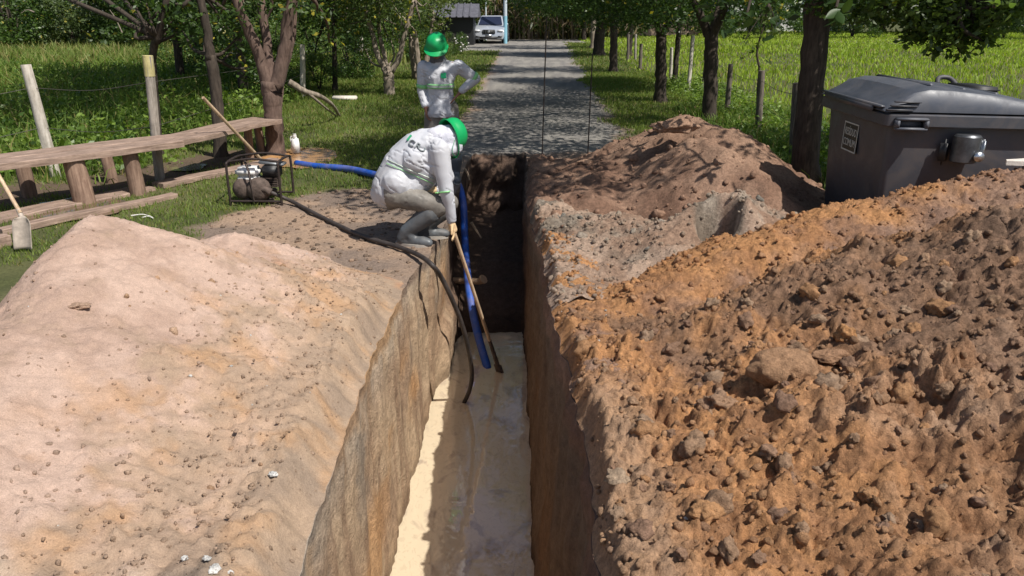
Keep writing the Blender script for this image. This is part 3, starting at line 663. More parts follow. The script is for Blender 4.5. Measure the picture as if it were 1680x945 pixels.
# ------------------------------------------------------------------ grass (uncountable blades)
def blades(name, P, H, Wd, C, lean=.35, seg=1, label=None):
    n = len(P); rng = np.random.default_rng(n); a = rng.uniform(0, 2*pi, n); la = rng.uniform(0, 2*pi, n); ln = rng.uniform(0, lean, n)*H
    side = np.stack([np.cos(a)*Wd, np.sin(a)*Wd, np.zeros(n)], 1)/2; dl = np.stack([np.cos(la)*ln, np.sin(la)*ln, np.zeros(n)], 1)
    up = np.stack([np.zeros(n), np.zeros(n), H], 1)
    if seg == 1:
        V = np.stack([P-side, P+side, P+dl+up], 1).reshape(-1, 3); i = np.arange(n)*3; F = [np.stack([i, i+1, i+2], 1)]; c = np.repeat(C, 3, 0)
    else:
        m = P+dl*.3+up*.62
        V = np.stack([P-side, P+side, m+side*.8, m-side*.8, P+dl*1.3+up], 1).reshape(-1, 3); i = np.arange(n)*5
        F = [np.stack([i, i+1, i+2, i+3], 1), np.stack([i+3, i+2, i+4], 1)]; c = np.repeat(C, 5, 0)
    o = obj(name, rawmesh(name, V, F, c, M_grass, False)); tag(o, label, 'grass', None, 'stuff'); return o
def gcol(n, x, y, a, b, rng, y_amt=.12):
    t = np.clip(.5+.5*fbm(x*.7, y*.7, 9., 3)+rng.normal(0, .25, n), 0, 1); c = mix(a, b, t)
    d = rng.random(n) < y_amt; c[d] = np.array((.30, .26, .10))*rng.uniform(.7, 1.2, (d.sum(), 1)); return c
def scatter(n, x0, x1, y0, y1, rng, pw=1.0):
    return rng.uniform(x0, x1, n), y0+(y1-y0)*rng.random(n)**pw
rng = np.random.default_rng(21)
def lawn():
    xs, ys = scatter(330000, -7.5, 4.2, 4.2, 26, rng, 1.25)
    m = grassmask(xs, ys); h = ridge(xs, ys, [(-2.72, 4.15, .74), (-2.3, 2.3, .55)], .42, .25)
    keep = (rng.random(len(xs)) < m*np.clip(.75+.7*fbm(xs*1.4, ys*1.4, 3., 3), .12, 1)) & ~((h > -.02) & (xs < 0)); xs, ys = xs[keep], ys[keep]
    rr = (xs > 0) & (HFmask(xs, ys)); xs, ys = xs[~rr], ys[~rr]; n = len(xs)
    P = np.stack([xs, ys, G(xs, ys)-.004], 1); H = rng.uniform(.015, .05, n)*(1+.04*ys); Wd = .004+.0011*ys
    blades('lawn_grass', P, H, Wd, gcol(n, xs, ys, (.12, .18, .04), (.21, .27, .06), rng), .9, 1, 'short patchy green lawn on both sides of the gravel road')
def HFmask(x, y): return (hF(x, y) > -.02) | (hB(x, y) > -.02) | (hC(x, y) > -.02)
lawn()
def tall_left():
    xs, ys = scatter(70000, -26, -4.6, 8.8, 34, rng, 1.2)
    k = xs < -4.9-.04*(ys-9)-.5*perlin(ys*.6, 3.); k &= rng.random(len(xs)) < np.clip(.7+fbm(xs*.8, ys*.8, 4., 3), .15, 1); xs, ys = xs[k], ys[k]; n = len(xs)
    P = np.stack([xs, ys, G(xs, ys)], 1); H = rng.uniform(.10, .38, n)*(1+.015*ys)*np.clip(.5+.25*(-4.4-xs), .5, 1.1); Wd = .006+.0014*ys
    blades('weed_grass', P, H, Wd, gcol(n, xs, ys, (.085, .15, .03), (.22, .31, .06), rng, .16), .8, 2, 'tall weedy grass behind the left fence')
tall_left()
def field():
    xs, ys = scatter(160000, 3.7, 60, 8.5, 78, rng, 1.5); lim = 3.7+(ys-9)*0; k = (xs > lim+.3*perlin(ys*.7, 8.)) & (xs < 6+ys*.82)
    k &= ~((xs < 4.6) & (ys < 8.6)); xs, ys = xs[k], ys[k]; n = len(xs)
    P = np.stack([xs, ys, G(xs, ys)], 1); H = rng.uniform(.05, .20, n)*np.clip(.45+.5*(xs-3.6), .4, 1)*np.clip(.9+.6*fbm(xs*.25, ys*.25, 3., 3), .5, 1.5); Wd = .005+.0012*ys
    blades('meadow_grass', P, H, Wd, gcol(n, xs, ys, (.22, .33, .035), (.36, .46, .06), rng, .10), .7, 2, 'bright yellow green meadow behind the right fence')
    xs, ys = scatter(9000, 3.0, 5.2, 8.6, 16, rng, 1); n = len(xs)
    k = ~HFmask(xs, ys); xs, ys = xs[k], ys[k]; n = len(xs)
    blades('verge_weeds', np.stack([xs, ys, G(xs, ys)], 1), rng.uniform(.06, .26, n), np.full(n, .02), gcol(n, xs, ys, (.08, .14, .03), (.17, .25, .05), rng), .9, 2, 'weeds along the foot of the right fence')
field()
def leaves(P, size, C, rng, asp=.45, droop=.3):
    n = len(P); d = rng.normal(size=(n, 3)); d[:, 2] = d[:, 2]*.6-droop; d /= np.linalg.norm(d, axis=1)[:, None]
    s = rng.normal(size=(n, 3)); s -= d*(s*d).sum(1)[:, None]; s /= np.linalg.norm(s, axis=1)[:, None]; nn = np.cross(d, s)
    sz = (size*rng.uniform(.65, 1.25, n))[:, None]
    V = np.stack([P, P+d*sz*.5+s*sz*asp/2+nn*sz*.06, P+d*sz, P+d*sz*.5-s*sz*asp/2+nn*sz*.06], 1).reshape(-1, 3)
    i = np.arange(n)*4; return V, np.stack([i, i+1, i+2, i+3], 1), np.repeat(C, 4, 0)
def leafy(name, n, x0, x1, y0, y1, hmax, size, label, cond, a=(.07, .13, .025), b=(.22, .32, .06)):
    rg_ = np.random.default_rng(n); m = n//70; cx = rg_.uniform(x0, x1, m); cy = y0+(y1-y0)*rg_.random(m)**1.3; k = cond(cx, cy); cx, cy = cx[k], cy[k]; m = len(cx)
    rad = rg_.uniform(.15, .55, m); h = rg_.uniform(.35, 1., m)*hmax; P = []; C = []
    for i in range(m):
        q = rg_.normal(size=(70, 3)); q /= np.linalg.norm(q, axis=1)[:, None]; q *= rg_.random((70, 1))**.4; t = rg_.random()
        P.append(np.stack([cx[i]+q[:, 0]*rad[i], cy[i]+q[:, 1]*rad[i], np.abs(q[:, 2])*h[i]+.03], 1)); C.append(mix(a, b, np.clip(t+rg_.normal(0, .15, 70), 0, 1)))
    P = np.concatenate(P); V, F, c = leaves(P, size, np.concatenate(C), rg_, .5, .1); tag(obj(name, rawmesh(name, V, F, c, M_leaf, False)), label, 'weeds', None, 'stuff')
leafy('leafy_weeds', 62000, -20, -4.8, 9.2, 30, .55, .10, 'mixed broad leaved weeds among the tall grass behind the left fence', lambda x, y: x < -4.9-.05*(y-9))
leafy('fence_weeds', 9000, 3.5, 5.0, 8.8, 22, .40, .075, 'dark broad leaved weeds along the right fence posts', lambda x, y: ~HFmask(x, y))
def far_grass():
    xs, ys = scatter(45000, -40, -4.5, 26, 60, rng, 1.2); n = len(xs)
    blades('far_grass', np.stack([xs, ys, G(xs, ys)], 1), rng.uniform(.2, .7, n), .02+.0012*ys, gcol(n, xs, ys, (.13, .18, .04), (.26, .30, .09), rng, .25), .5, 2, 'sunlit long grass in front of the left bushes')
    xs, ys = scatter(26000, -4.5, 4, 24, 52, rng, 1.1); k = rng.random(len(xs)) < grassmask(xs, ys); xs, ys = xs[k], ys[k]; n = len(xs)
    blades('far_verge_grass', np.stack([xs, ys, G(xs, ys)], 1), rng.uniform(.03, .10, n), .01+.0012*ys, gcol(n, xs, ys, (.12, .17, .04), (.19, .25, .06), rng), .6, 1, 'short grass verges of the far road')
far_grass()

# ------------------------------------------------------------------ foliage
def cluster_pts(centers, radii, per, rng, flat=.75):
    out = []
    for c, r in zip(centers, radii):
        m = int(per*r*r*rng.uniform(.8, 1.2)); q = rng.normal(size=(m, 3)); q /= np.linalg.norm(q, axis=1)[:, None]; q *= (rng.random((m, 1))**.45)*r; q[:, 2] *= flat; out.append(q+c)
    return np.concatenate(out)
def crown(name, centers, radii, per, size, ca, cb, parent, seed, origin=(0, 0, 0), asp=.45, yellow=.02):
    rng = np.random.default_rng(seed); P = cluster_pts(centers, radii, per, rng); n = len(P)
    t = np.clip(.5+rng.normal(0, .3, n), 0, 1); C = mix(ca, cb, t); y = rng.random(n) < yellow; C[y] = (.42, .36, .05)
    V, F, c = leaves(P-np.array(origin), size, C, rng, asp); return obj(name, rawmesh(name, V, F, c, M_leaf, False), parent)
def tree(label, base, stems, tr, cc, cr, per=900, size=.09, mat=None, ca=(.035, .065, .018), cb=(.085, .15, .035), seed=0, group=None, asp=.45, yellow=.02, cat='tree', name='tree', nb=10, br=.035):
    """stems: list of polylines relative to base; the first is the trunk"""
    rr = random.Random(seed); root = empty(name, base, label, cat, group)
    for k, (pts, r0, r1) in enumerate(stems):
        pts = smoothpath(pts, 6); n = len(pts); bm = bmesh.new()
        rad = [(r0+(r1-r0)*i/(n-1))*(1+(.45*max(0, 1-i/(n*.12)) if k == 0 else 0)) for i in range(n)]
        tube(bm, [Vector(p)+Vector((rr.uniform(-1, 1), rr.uniform(-1, 1), 0))*r0*.1 for p in pts], rad, 12 if r0 > .08 else 7, wob=.07)
        bmobj('trunk' if k == 0 else 'limb', bm, mat or M_bark, root)
    tips = [Vector(s[0][-1]) for s in stems]
    bm = bmesh.new()
    for c, r in list(zip(cc, cr))[:nb]:
        t = min(tips, key=lambda q: (q-Vector(c)).length); m = (t+Vector(c))/2+Vector((rr.uniform(-.2, .2), rr.uniform(-.2, .2), -.1))
        tube(bm, smoothpath([t, m, c], 4), [br-.085*br*i for i in range(9)], 5)
    bmobj('branches', bm, mat or M_bark, root)
    crown('crown', np.array(cc), np.array(cr), per, size, ca, cb, root, seed+5, asp=asp, yellow=yellow)
    return root
def canopy(rng, n, cx, cy, cz, rx, ry, rz, r0=.5, r1=.9):
    c = []; 
    while len(c) < n:
        q = rng.uniform(-1, 1, 3)
        if (q**2).sum() < 1: c.append((cx+q[0]*rx, cy+q[1]*ry, cz+q[2]*rz))
    return c, list(rng.uniform(r0, r1, n))

def V3(x, y, z): return (x, y, z)
# right-hand avenue; the bases are read off the photograph
GAPS = [Vector((-1.0, 8.85, 1.62)), Vector((-.95, 8.9, 1.2)), U(486, 250, .1), U(880, 122), U(560, 200), U(620, 170), U(140, 210, .2), U(330, 170, .2), U(1180, 250, .6), U(1120, 215, .7), U(1000, 268, .15)]  # crowns are shaped with openings so the sun reaches these points
def gaps(base, cc, cr, rad=.12):
    a, b = [], []
    for c, q in zip(cc, cr):
        p = Vector(c)+Vector(base); ok = True
        for g in GAPS:
            w = p-g; t = w.dot(SUN)
            if t > .3 and (w-SUN*t).length < q*.75+rad: ok = False; break
        if ok or p.z < 2.3: a.append(c); b.append(q)
    return a, b
def right_tree(px, py, width, top_px, seed, label, fork=None, cz=3.7, cw=2.2, low=1.0, per=420, size=.10, mat=None, nc=16, extra=(), r=None, ca=(.03, .058, .016), cb=(.075, .135, .03), asp=.45):
    b = U(px, py); rg = np.random.default_rng(seed); lean = (U(top_px, py).x-b.x)
    fz = fork or 2.1; stems = [([(0, 0, -.1), (lean*.35, 0, fz*.4), (lean*.8, 0, fz*.8), (lean, .05, fz)], width/2, width/2*.82)]
    for a in rg.uniform(0, 2*pi, 1)[0]+np.arange(3)*2.1: stems.append(([(lean, .05, fz-.12), (lean+cos(a)*.4, .05+sin(a)*.4, fz+.6), (lean+cos(a)*1.0, sin(a)*1.0, fz+1.5)], width/2*.62, .03))
    cc, cr = canopy(rg, nc+8, lean-1.3, -.2, cz, cw+1.0, cw+.2, low, .7, 1.1); per = per*3; cc += [e[:3] for e in extra]; cr += [e[3] for e in extra]; cc, cr = gaps(b, cc, cr)
    return tree(label, b, stems, None, cc, cr, per, size, mat, seed=seed, group='trees along the right side of the road', ca=ca, cb=cb, asp=asp)
right_tree(1318, 303, .31, 1303, 101, 'thick dark leaning tree trunk immediately left of the waste bin', 2.4, 4.4, 2.4, 1.1, 300, .13, nc=24,
           extra=[(-.3, -.6, 2.15, .28), (-.9, .4, 2.2, .4), (.3, .3, 2.2, .4), (1.0, .5, 2.3, .45), (-1.5, .8, 2.5, .5), (-2.0, .3, 2.9, .6), (-1.9, -1.2, 3.8, .8), (-1.4, -1.4, 4.2, .8), (.6, -1.9, 4.2, .8), (-.4, -2.0, 4.3, .8), (-2.4, -.9, 4.4, .8), (-2.6, .3, 4.2, .8), (.6, -2.7, 4.5, .55), (0, -2.3, 4.4, .6), (1.2, -2.3, 4.4, .6), (1.1, -3.1, 4.7, .5), (-.6, -2.9, 4.7, .55), (.2, -3.2, 4.9, .5), (-1.2, -2.2, 4.6, .6), (-3.1, -1.2, 4.9, .8), (-2.9, -.5, 4.6, .7), (1.2, -1.5, 4.0, .8), (-.2, -.2, 2.0, .25), (.1, -.4, 2.1, .3)])
right_tree(1163, 203, .27, 1156, 102, 'dark forked tree trunk between the two leaning fence posts and the road', 1.55, 3.3, 2.3, 1.1, 380, .09,
           extra=[(.9, .3, 1.95, .45), (.6, -.5, 1.95, .4), (-.9, .2, 1.95, .5), (.3, -.3, 2.0, .4), (-.4, -.5, 2.0, .4), (1.3, 0, 1.9, .5), (0, -1, 2.5, .6), (-1.8, -.8, 3.2, .8)])
right_tree(1083, 168, .26, 1078, 103, 'grey tree trunk in front of a white post, third tree back on the right', 1.5, 3.1, 2.2, 1.1, 380, .10,
           extra=[(-.6, 0, 1.75, .5), (.5, 0, 1.75, .5), (0, -.5, 1.8, .5), (-1.2, .2, 1.9, .5), (1.1, -.3, 1.8, .5), (-1.8, -.8, 3.0, .8)])
right_tree(1006, 118, .27, 1004, 104, 'straight grey tree with pale foot, fourth tree back on the right', 1.7, 3.2, 2.2, 1.2, 300, .12, extra=[(.2, 0, 1.8, .6)])
right_tree(982, 91, .50, 984, 105, 'clump of dark trunks at the right road edge, fifth tree back', 1.9, 3.2, 2.4, 1.2, 300, .13, extra=[(0, 0, 1.8, .7)])
right_tree(972, 80, .28, 973, 106, 'slender pale trunk leaning beside the dark clump', 2.2, 3.4, 2.3, 1.2, 260, .14, mat=M_barkpale)
right_tree(1032, 92, .22, 1034, 107, 'thin tree behind the fence right of the dark clump', 1.6, 3.0, 1.9, 1.0, 320, .12, extra=[(.2, 0, 1.8, .6)])
right_tree(958, 66, .30, 958, 108, 'farthest tree on the right road edge before the bend', 1.8, 3.2, 2.6, 1.4, 240, .16, extra=[(0, 0, 1.6, .8)])
# slim trees inside the meadow
right_tree(1106, 140, .15, 1108, 109, 'slim mossy trunk just right of the grey third tree', 1.9, 2.7, 1.2, .6, 450, .10)
right_tree(1152, 150, .10, 1160, 110, 'thin pale sapling stem beside the dark forked tree', 1.9, 2.9, 1.0, .5, 420, .10, mat=M_barkpale)

# leafy branch hanging in at the upper right, from a tree that stands beyond the frame
def hanging_tree():
    b = Vector((6.3, 8.1, 0)); rg = np.random.default_rng(77)
    pts = [((0, 0, -.1), (-.05, 0, 1.2), (-.1, .1, 2.4))]
    root_cc = []; cr = []
    for px, py, y, r in [(1500, 60, 8.3, .13), (1530, 30, 8.2, .2), (1560, 60, 8.4, .17), (1590, 20, 8.3, .22), (1535, 85, 8.4, .09), (1575, 85, 8.3, .10), (1625, 35, 8.0, .16), (1480, 20, 8.6, .2), (1615, 68, 8.1, .10),
                         (1450, 8, 8.5, .12), (1640, 10, 8.0, .2), (1560, 0, 8.2, .25), (1500, 0, 8.4, .22), (1680, 0, 8.0, .2), (1515, 50, 8.3, .16), (1545, 60, 8.1, .16), (1580, 40, 8.3, .2), (1600, 50, 8.2, .14), (1520, 15, 8.2, .22), (1420, 25, 8.6, .14), (1400, 5, 8.8, .18), (1445, 35, 8.7, .08)]:
        p = UY(px, py, y)-b; root_cc.append(tuple(p)); cr.append(r)
    c2, r2 = canopy(rg, 16, -.6, .6, 3.7, 1.9, 1.9, 1.0)
    st = [(pts[0], .14, .1), ([(-.1, .1, 2.3), (-.7, .2, 2.45), (-1.5, .2, 2.35), (-2.0, .2, 2.12)], .05, .012), ([(-.1, .1, 2.3), (.3, -.4, 3.2)], .08, .03)]
    tree('broad leaved branch hanging into view above the waste bin', b, st, None, root_cc+c2, [q*1.2 for q in cr]+r2, 3600, .085, None, (.045, .075, .02), (.12, .18, .035), 77, 'trees along the right side of the road', .48, .01, nb=14)
hanging_tree()
# a few large glossy leaves close to the camera at the top
def big_leaf_twigs():
    for k, (px, py, y, n, sz, lab) in enumerate([(1372, 12, 6.6, 14, .14, 'dark whorl of long leaves above the leaning trunk'), (1225, 25, 7.6, 26, .14, 'dark clump of round leaves hanging between the two near trunks'),
                                                 (1632, 12, 5.4, 7, .085, 'pale green sunlit leaves at the upper right edge')]):
        p = UY(px, py, y); rg = np.random.default_rng(200+k); root = empty('leafy_twig', p, lab, 'branch')
        tubeobj('twig', smoothpath([(0, 0, 0), (.1, .2, .35), (.2, .5, 1.0)], 4), [.012]*9, M_bark, root, 6)
        P = rg.normal(size=(n, 3))*np.array([.10, .10, .07])*(1.3 if k == 1 else .5)
        C = mix((.03, .06, .018), (.06, .11, .03), rg.random(n)) if k < 2 else mix((.09, .16, .04), (.16, .24, .07), rg.random(n))
        V, F, c = leaves(P, sz, C, rg, .38, .1)
        for i in range(n):
            q = V[i*4:i*4+4]; a0_, s0, a1_, s1 = q; tt = np.linspace(0, 1, 8); cen = a0_[None]*(1-tt[:, None])+a1_[None]*tt[:, None]; half = (s0-s1)/2; dip = (s0+s1)/2-(a0_+a1_)/2; wdt = np.sin(pi*tt**.8)[:, None]*1.05
            vv = np.concatenate([cen+half*wdt+dip*wdt, cen, cen-half*wdt+dip*wdt]); ii = np.arange(7); F_ = np.concatenate([np.stack([ii, ii+1, ii+9, ii+8], 1), np.stack([ii+8, ii+9, ii+17, ii+16], 1)])
            me = rawmesh('leaf', vv, F_, np.tile(c[i*4], (24, 1)), M_leaf); obj('leaf', me, root)
big_leaf_twigs()

# left-hand trees
LG = 'trees on the left side of the road'
def left_tree(px, py, stems_px, seed, label, mat=None, r=.15, cc=(), per=420, size=.10, cw=None, ca=(.03, .058, .016), cb=(.08, .14, .032), yellow=.03, asp=.45, nc=10):
    b = U(px, py); y = b.y; st = []
    for k, (pp, r0, r1) in enumerate(stems_px): st.append(([tuple(UY(a, c, y+dy)-b) for a, c, dy in pp], r0, r1))
    if st: 
        p0 = st[0][0]; p0[0] = (p0[0][0], p0[0][1], -.1)
    rg = np.random.default_rng(seed); C = []; Rr = []; per = int(per*1.8)
    for px2, py2, dy, rad in cc: C.append(tuple(UY(px2, py2, y+dy)-b)); Rr.append(rad)
    if cw: c2, r2 = canopy(rg, nc, *cw); C += c2; Rr += r2
    C, Rr = gaps(b, C, Rr)
    return tree(label, b, st, None, C, Rr, per, size, mat, ca, cb, seed, LG, asp, yellow)
left_tree(452, 252, [([(452, 252, 0), (450, 210, 0), (446, 170, 0), (442, 135, 0)], .13, .12), ([(443, 150, 0), (425, 90, 0), (395, 20, -.1), (370, -60, -.2)], .09, .05),
                     ([(446, 150, 0), (440, 90, .1), (432, 30, .2), (415, -70, .3)], .08, .05), ([(452, 150, 0), (468, 80, .05), (474, 20, 0), (500, -80, 0)], .10, .06), ([(455, 200, 0), (462, 130, .15), (480, 60, .3), (485, -40, .3)], .06, .04)],
          301, 'multi stemmed reddish tree at the far end of the plank bench', M_barkred, cc=[(400, 5, .2, .3), (480, 8, 0, .25), (360, 30, .5, .35), (430, 45, .6, .12), (330, 10, .2, .3), (520, 20, .6, .35), (540, 70, 1.5, .3), (450, -10, -.3, .3)],
          cw=(-1.2, .8, 3.7, 1.9, 1.9, 1.0, .5, .9), nc=14, per=330, ca=(.035, .065, .018), cb=(.11, .17, .04), yellow=.06)
left_tree(362, 258, [([(362, 258, 0), (358, 200, 0), (352, 130, 0), (345, 90, 0)], .09, .07), ([(346, 100, 0), (340, 50, 0), (325, -20, 0)], .07, .05)],
          302, 'slender dark tree trunk behind the middle of the bench', None, cc=[(300, 10, 0, .35), (360, 30, .2, .35), (390, 60, .5, .3), (270, 5, 0, .3), (335, 60, .3, .22), (320, 35, .4, .3), (400, 20, .2, .35), (380, 85, .8, .25), (300, 50, 1.0, .3), (410, 110, 1.5, .3), (345, 100, 1.6, .3)], cw=(-2.4, 2.5, 3.9, 3.2, 3.0, .8, .7, 1.1), nc=34, per=420)
left_tree(262, 262, [([(262, 262, .3), (256, 180, .3), (250, 100, .2), (256, 60, .1)], .055, .05), ([(256, 70, .1), (268, 20, 0), (280, -40, 0)], .05, .04)],
          303, 'small dark limbed tree rising behind the yellow topped post', None, cc=[(262, 15, 0, .3), (240, 35, .1, .16), (285, 30, .2, .28), (300, 50, .4, .22), (240, 5, 0, .22), (215, -5, 0, .25), (290, 5, .2, .3)], cw=(-3.2, 3.5, 4.0, 3.4, 3.4, .8, .7, 1.1), nc=34, per=420)
left_tree(640, 156, [([(640, 156, 0), (638, 135, 0), (637, 118, 0), (634, 112, 0)], .13, .12), ([(634, 116, 0), (620, 92, 0), (612, 60, 0), (600, 10, 0)], .08, .05), ([(636, 116, 0), (628, 80, .1), (622, 50, .1), (620, 0, .1)], .06, .04), ([(642, 118, 0), (655, 95, 0), (662, 65, 0), (680, 0, 0)], .08, .05)],
          304, 'low forking pale barked tree on the lawn left of the standing worker', M_barkpale, cc=[(600, 45, 0, .5), (650, 40, 0, .5), (690, 40, .3, .5), (570, 40, .3, .5), (630, 5, 0, .7), (700, 5, .5, .7), (640, 60, .6, .25), (560, 5, .3, .7), (600, 80, 1., .25)],
          cw=(.2, 0, 2.8, 2.0, 1.8, 1.0, .6, 1.), nc=12, per=330, size=.11, ca=(.05, .08, .022), cb=(.13, .18, .05), yellow=.05)
left_tree(690, 133, [([(690, 133, 0), (687, 110, 0), (684, 85, 0), (680, 50, 0)], .09, .07), ([(693, 132, .1), (700, 100, .1), (706, 70, .1), (710, 30, .1)], .09, .06), ([(682, 130, .3), (678, 100, .3), (674, 60, .3)], .10, .08)],
          305, 'group of pale trunks directly left of the standing worker', M_barkpale, cc=[(700, 25, 0, .6), (722, 5, 0, .45), (660, 15, .3, .6), (728, 38, .3, .28), (715, 50, .3, .35)], cw=(.0, 0, 2.9, 1.4, 1.8, 1.0, .5, .8), nc=9, per=330, size=.12, ca=(.06, .085, .025), cb=(.15, .19, .05), yellow=.05)
left_tree(550, 150, [([(550, 150, 0), (549, 110, 0), (548, 60, 0), (546, 0, 0)], .07, .05)], 306, 'straight thin dark tree between the white post and the forking tree', None,
          cc=[(540, 30, 0, .6), (560, 60, .3, .4), (520, 70, .5, .5), (580, 30, .5, .5), (500, 30, .5, .6), (515, 110, .8, .4)], cw=(-2.8, 1.0, 3.4, 3.2, 2.6, 1.0, .7, 1.1), nc=26, per=360, size=.11, ca=(.03, .055, .018), cb=(.08, .13, .03))

for k, (px, Y_, rx) in enumerate([(398, 18.0, 3.4), (298, 21.0, 3.6)]):  # two unseen trees added so their crowns shade the left grass
    p = UY(px, 150, Y_); rg = np.random.default_rng(600+k); c2, r2 = canopy(rg, 34, .4, -.2, 4.1, rx, 3.2, 1.0, .8, 1.2); c3, r3 = canopy(rg, 8, 0, 0, 2.2, 1.1, 1.0, .5, .3, .5)
    tree(['dark tree added behind the reddish tree to shade the left grass', 'dark tree added behind the small limbed tree to shade the left grass'][k], (p.x, p.y, 0), [([(0, 0, -.1), (.05, 0, 1), (0, .05, 2.2)], .12, .09), ([(0, .05, 2.1), (.5, 0, 3.0)], .07, .04), ([(0, .05, 2.1), (-.6, .2, 3.1)], .07, .04)], None, c2+c3, r2+r3, 750, .14, None, (.035, .065, .018), (.09, .15, .035), 600+k, LG)
# background bushes and trees
def bush_proto(seed, w, h, n, per, size, ca, cb, yellow=.02):
    rg = np.random.default_rng(seed); c = []; r = []
    for i in range(n):
        a = rg.uniform(0, 2*pi); q = rg.random()**.5; c.append((cos(a)*q*w, sin(a)*q*w*.7, rg.uniform(.15, 1)*h*(1-.35*q*q))); r.append(rg.uniform(.35, .75)*w*.42)
    P = cluster_pts(c, r, per, rg, .85); t = np.clip(.5+rg.normal(0, .3, len(P))+.15*fbm(P[:, 0], P[:, 1], P[:, 2], 2), 0, 1); C = mix(ca, cb, t)
    y = rg.random(len(P)) < yellow; C[y] = (.38, .34, .08); V, F, cc = leaves(P, size, C, rg, .5); me = rawmesh('foliage', V, F, cc, M_leaf, False)
    bm = bmesh.new()
    for i in range(5):
        a = rg.uniform(0, 2*pi); tube(bm, smoothpath([(0, 0, 0), (cos(a)*w*.2, sin(a)*w*.15, h*.4), (cos(a)*w*.5, sin(a)*w*.4, h*.85)], 4), [.05*w/2*(1-.08*k) for k in range(9)], 6)
    st = bpy.data.meshes.new('stems'); bm.to_mesh(st); bm.free(); st.materials.append(M_bark); return me, st
BP = [bush_proto(401, 2.6, 3.6, 30, 600, .16, (.04, .075, .02), (.11, .19, .04)), bush_proto(402, 2.2, 3.0, 26, 700, .14, (.06, .10, .03), (.16, .24, .06), .04),
      bush_proto(403, 3.2, 4.6, 30, 420, .22, (.03, .06, .018), (.085, .14, .032)), bush_proto(404, 2.8, 4.2, 24, 420, .2, (.06, .09, .04), (.15, .20, .08), .05)]
def bush(i, x, y, s, rz, label, group, cat='bush', name='bush', sz=1.0):
    f, st = BP[i]; r = empty(name, (x, y, 0), label, cat, group, rz); r.scale = (s, s, s*sz); obj('foliage', f, r); obj('stems', st, r); return r
rg = np.random.default_rng(55)
for k in range(15):
    x = -36+k*2.05+rg.uniform(-.5, .5); y = 36+rg.uniform(-3, 5)
    bush([1, 0, 3, 1, 2][k % 5], x, y, rg.uniform(.85, 1.25), rg.uniform(0, 6), ['dense mid green bush','yellowish green loose bush','tall dark green bush','bright small leaved bush','broad dark bush'][k % 5]+' in the left back hedge'+[' near the left edge',' behind the leaning white post',' behind the reddish tree'][k//5], 'hedge bushes at the left back')
for k in range(14):
    x = -43+k*2.8+rg.uniform(-.8, .8); bush([2, 3][k % 2], x, 46+rg.uniform(-3, 3), rg.uniform(1.2, 1.6), rg.uniform(0, 6), 'tall dark tree crown behind the left hedge', 'trees behind the left hedge', 'tree', 'background_tree')
for k, (px, py, y, s, i) in enumerate([(560, 0, 30, .6, 0), (520, 0, 26, .55, 1), (600, 0, 34, .7, 1), (650, 0, 31, .6, 0), (480, 0, 30, .7, 0), (440, 0, 26, .6, 1), (400, 0, 28, .7, 0), (690, 0, 36, .45, 0), (345, 0, 22, .42, 0), (405, 0, 20, .40, 1), (450, 0, 19, .38, 0), (520, 0, 20, .34, 1), (300, 0, 27, .5, 0), (575, 0, 24, .4, 0)]):
    p = UY(px, 90, y); bush(i, p.x, y, s, k*1.1, ['dark leafy shrub','pale green shrub','yellowish green shrub','small dark shrub','round green shrub','ragged light shrub','tall dark shrub','broad green shrub','low green shrub','bright low shrub','small round shrub','pale low shrub','wide dark shrub','small leafy shrub'][k]+' standing among the left trees, '+str('behind the forking tree,behind the white post,left of the pale trunks,behind the thin dark tree,in front of the hedge,by the reddish tree,left of the reddish tree,near the standing worker,behind the leaning pole,behind the reddish trunk,right of the reddish trunk,before the white post,behind the yellow topped post,beside the concrete block').split(',')[k], 'shrubs by the left fence')
for k, (x, y) in enumerate([(-6.2, 50), (-5.0, 56), (-8.5, 54), (-7.0, 60)]):
    bush([3, 2][k % 2], x, y, 1.0, k*2., 'tall tree between the left hedge and the parked car', 'trees behind the parked car', 'tree', 'background_tree')
for k in range(20):
    x = 6+k*3.6+rg.uniform(-1, 1); bush([2, 0, 3, 2][k % 4], x, 72+rg.uniform(-2, 5), rg.uniform(1.0, 1.45), rg.uniform(0, 6), 'dark tree in the line at the back of the meadow', 'tree line behind the meadow', 'tree', 'background_tree')
for k, (px, y, s, i) in enumerate([(1190, 62, .5, 0), (1260, 60, .6, 2), (1400, 60, .7, 2), (1560, 64, .7, 0), (1650, 60, .8, 2), (1130, 66, .5, 2)]):
    p = UY(px, 45, y); bush(i, p.x, y, s, k, ['dark bush under the dark forked tree crown at the meadow edge', 'dark bush behind the sapling at the meadow edge', 'dark bush right of the leaning trunk at the meadow edge', 'dark bush behind the hanging leafy branch', 'rightmost dark bush at the meadow edge', 'leftmost dark bush at the meadow edge, by the block wall'][k], 'bushes at the meadow edge')
for k in range(9):
    x = -9+k*2.4; bush([2, 3][k % 2], x, 66+rg.uniform(-2, 3), rg.uniform(1.4, 1.8), rg.uniform(0, 6), 'tall tree behind the cane thicket at the road end', 'trees at the road end', 'tree', 'background_tree')
b = bush(0, *UY(744, 70, 37).xy, .30, 1.0, 'flowering bush with white blossoms between the worker helmet and the car', None)
bmw = bmesh.new(); rr = random.Random(3)
for i in range(26):
    a = rr.uniform(0, 6.28); q = Vector((cos(a)*rr.uniform(.5, 2.2), -rr.uniform(1.0, 1.9), rr.uniform(.5, 2.6))); bmesh.ops.create_icosphere(bmw, subdivisions=1, radius=.13, matrix=Matrix.Translation(q))
bmobj('blossom', bmw, M_pebble, b)['kind'] = 'stuff'
p = UY(722, 70, 34); bush(1, p.x, p.y, .30, 2.0, 'light green shrub left of the flowering bush', None)

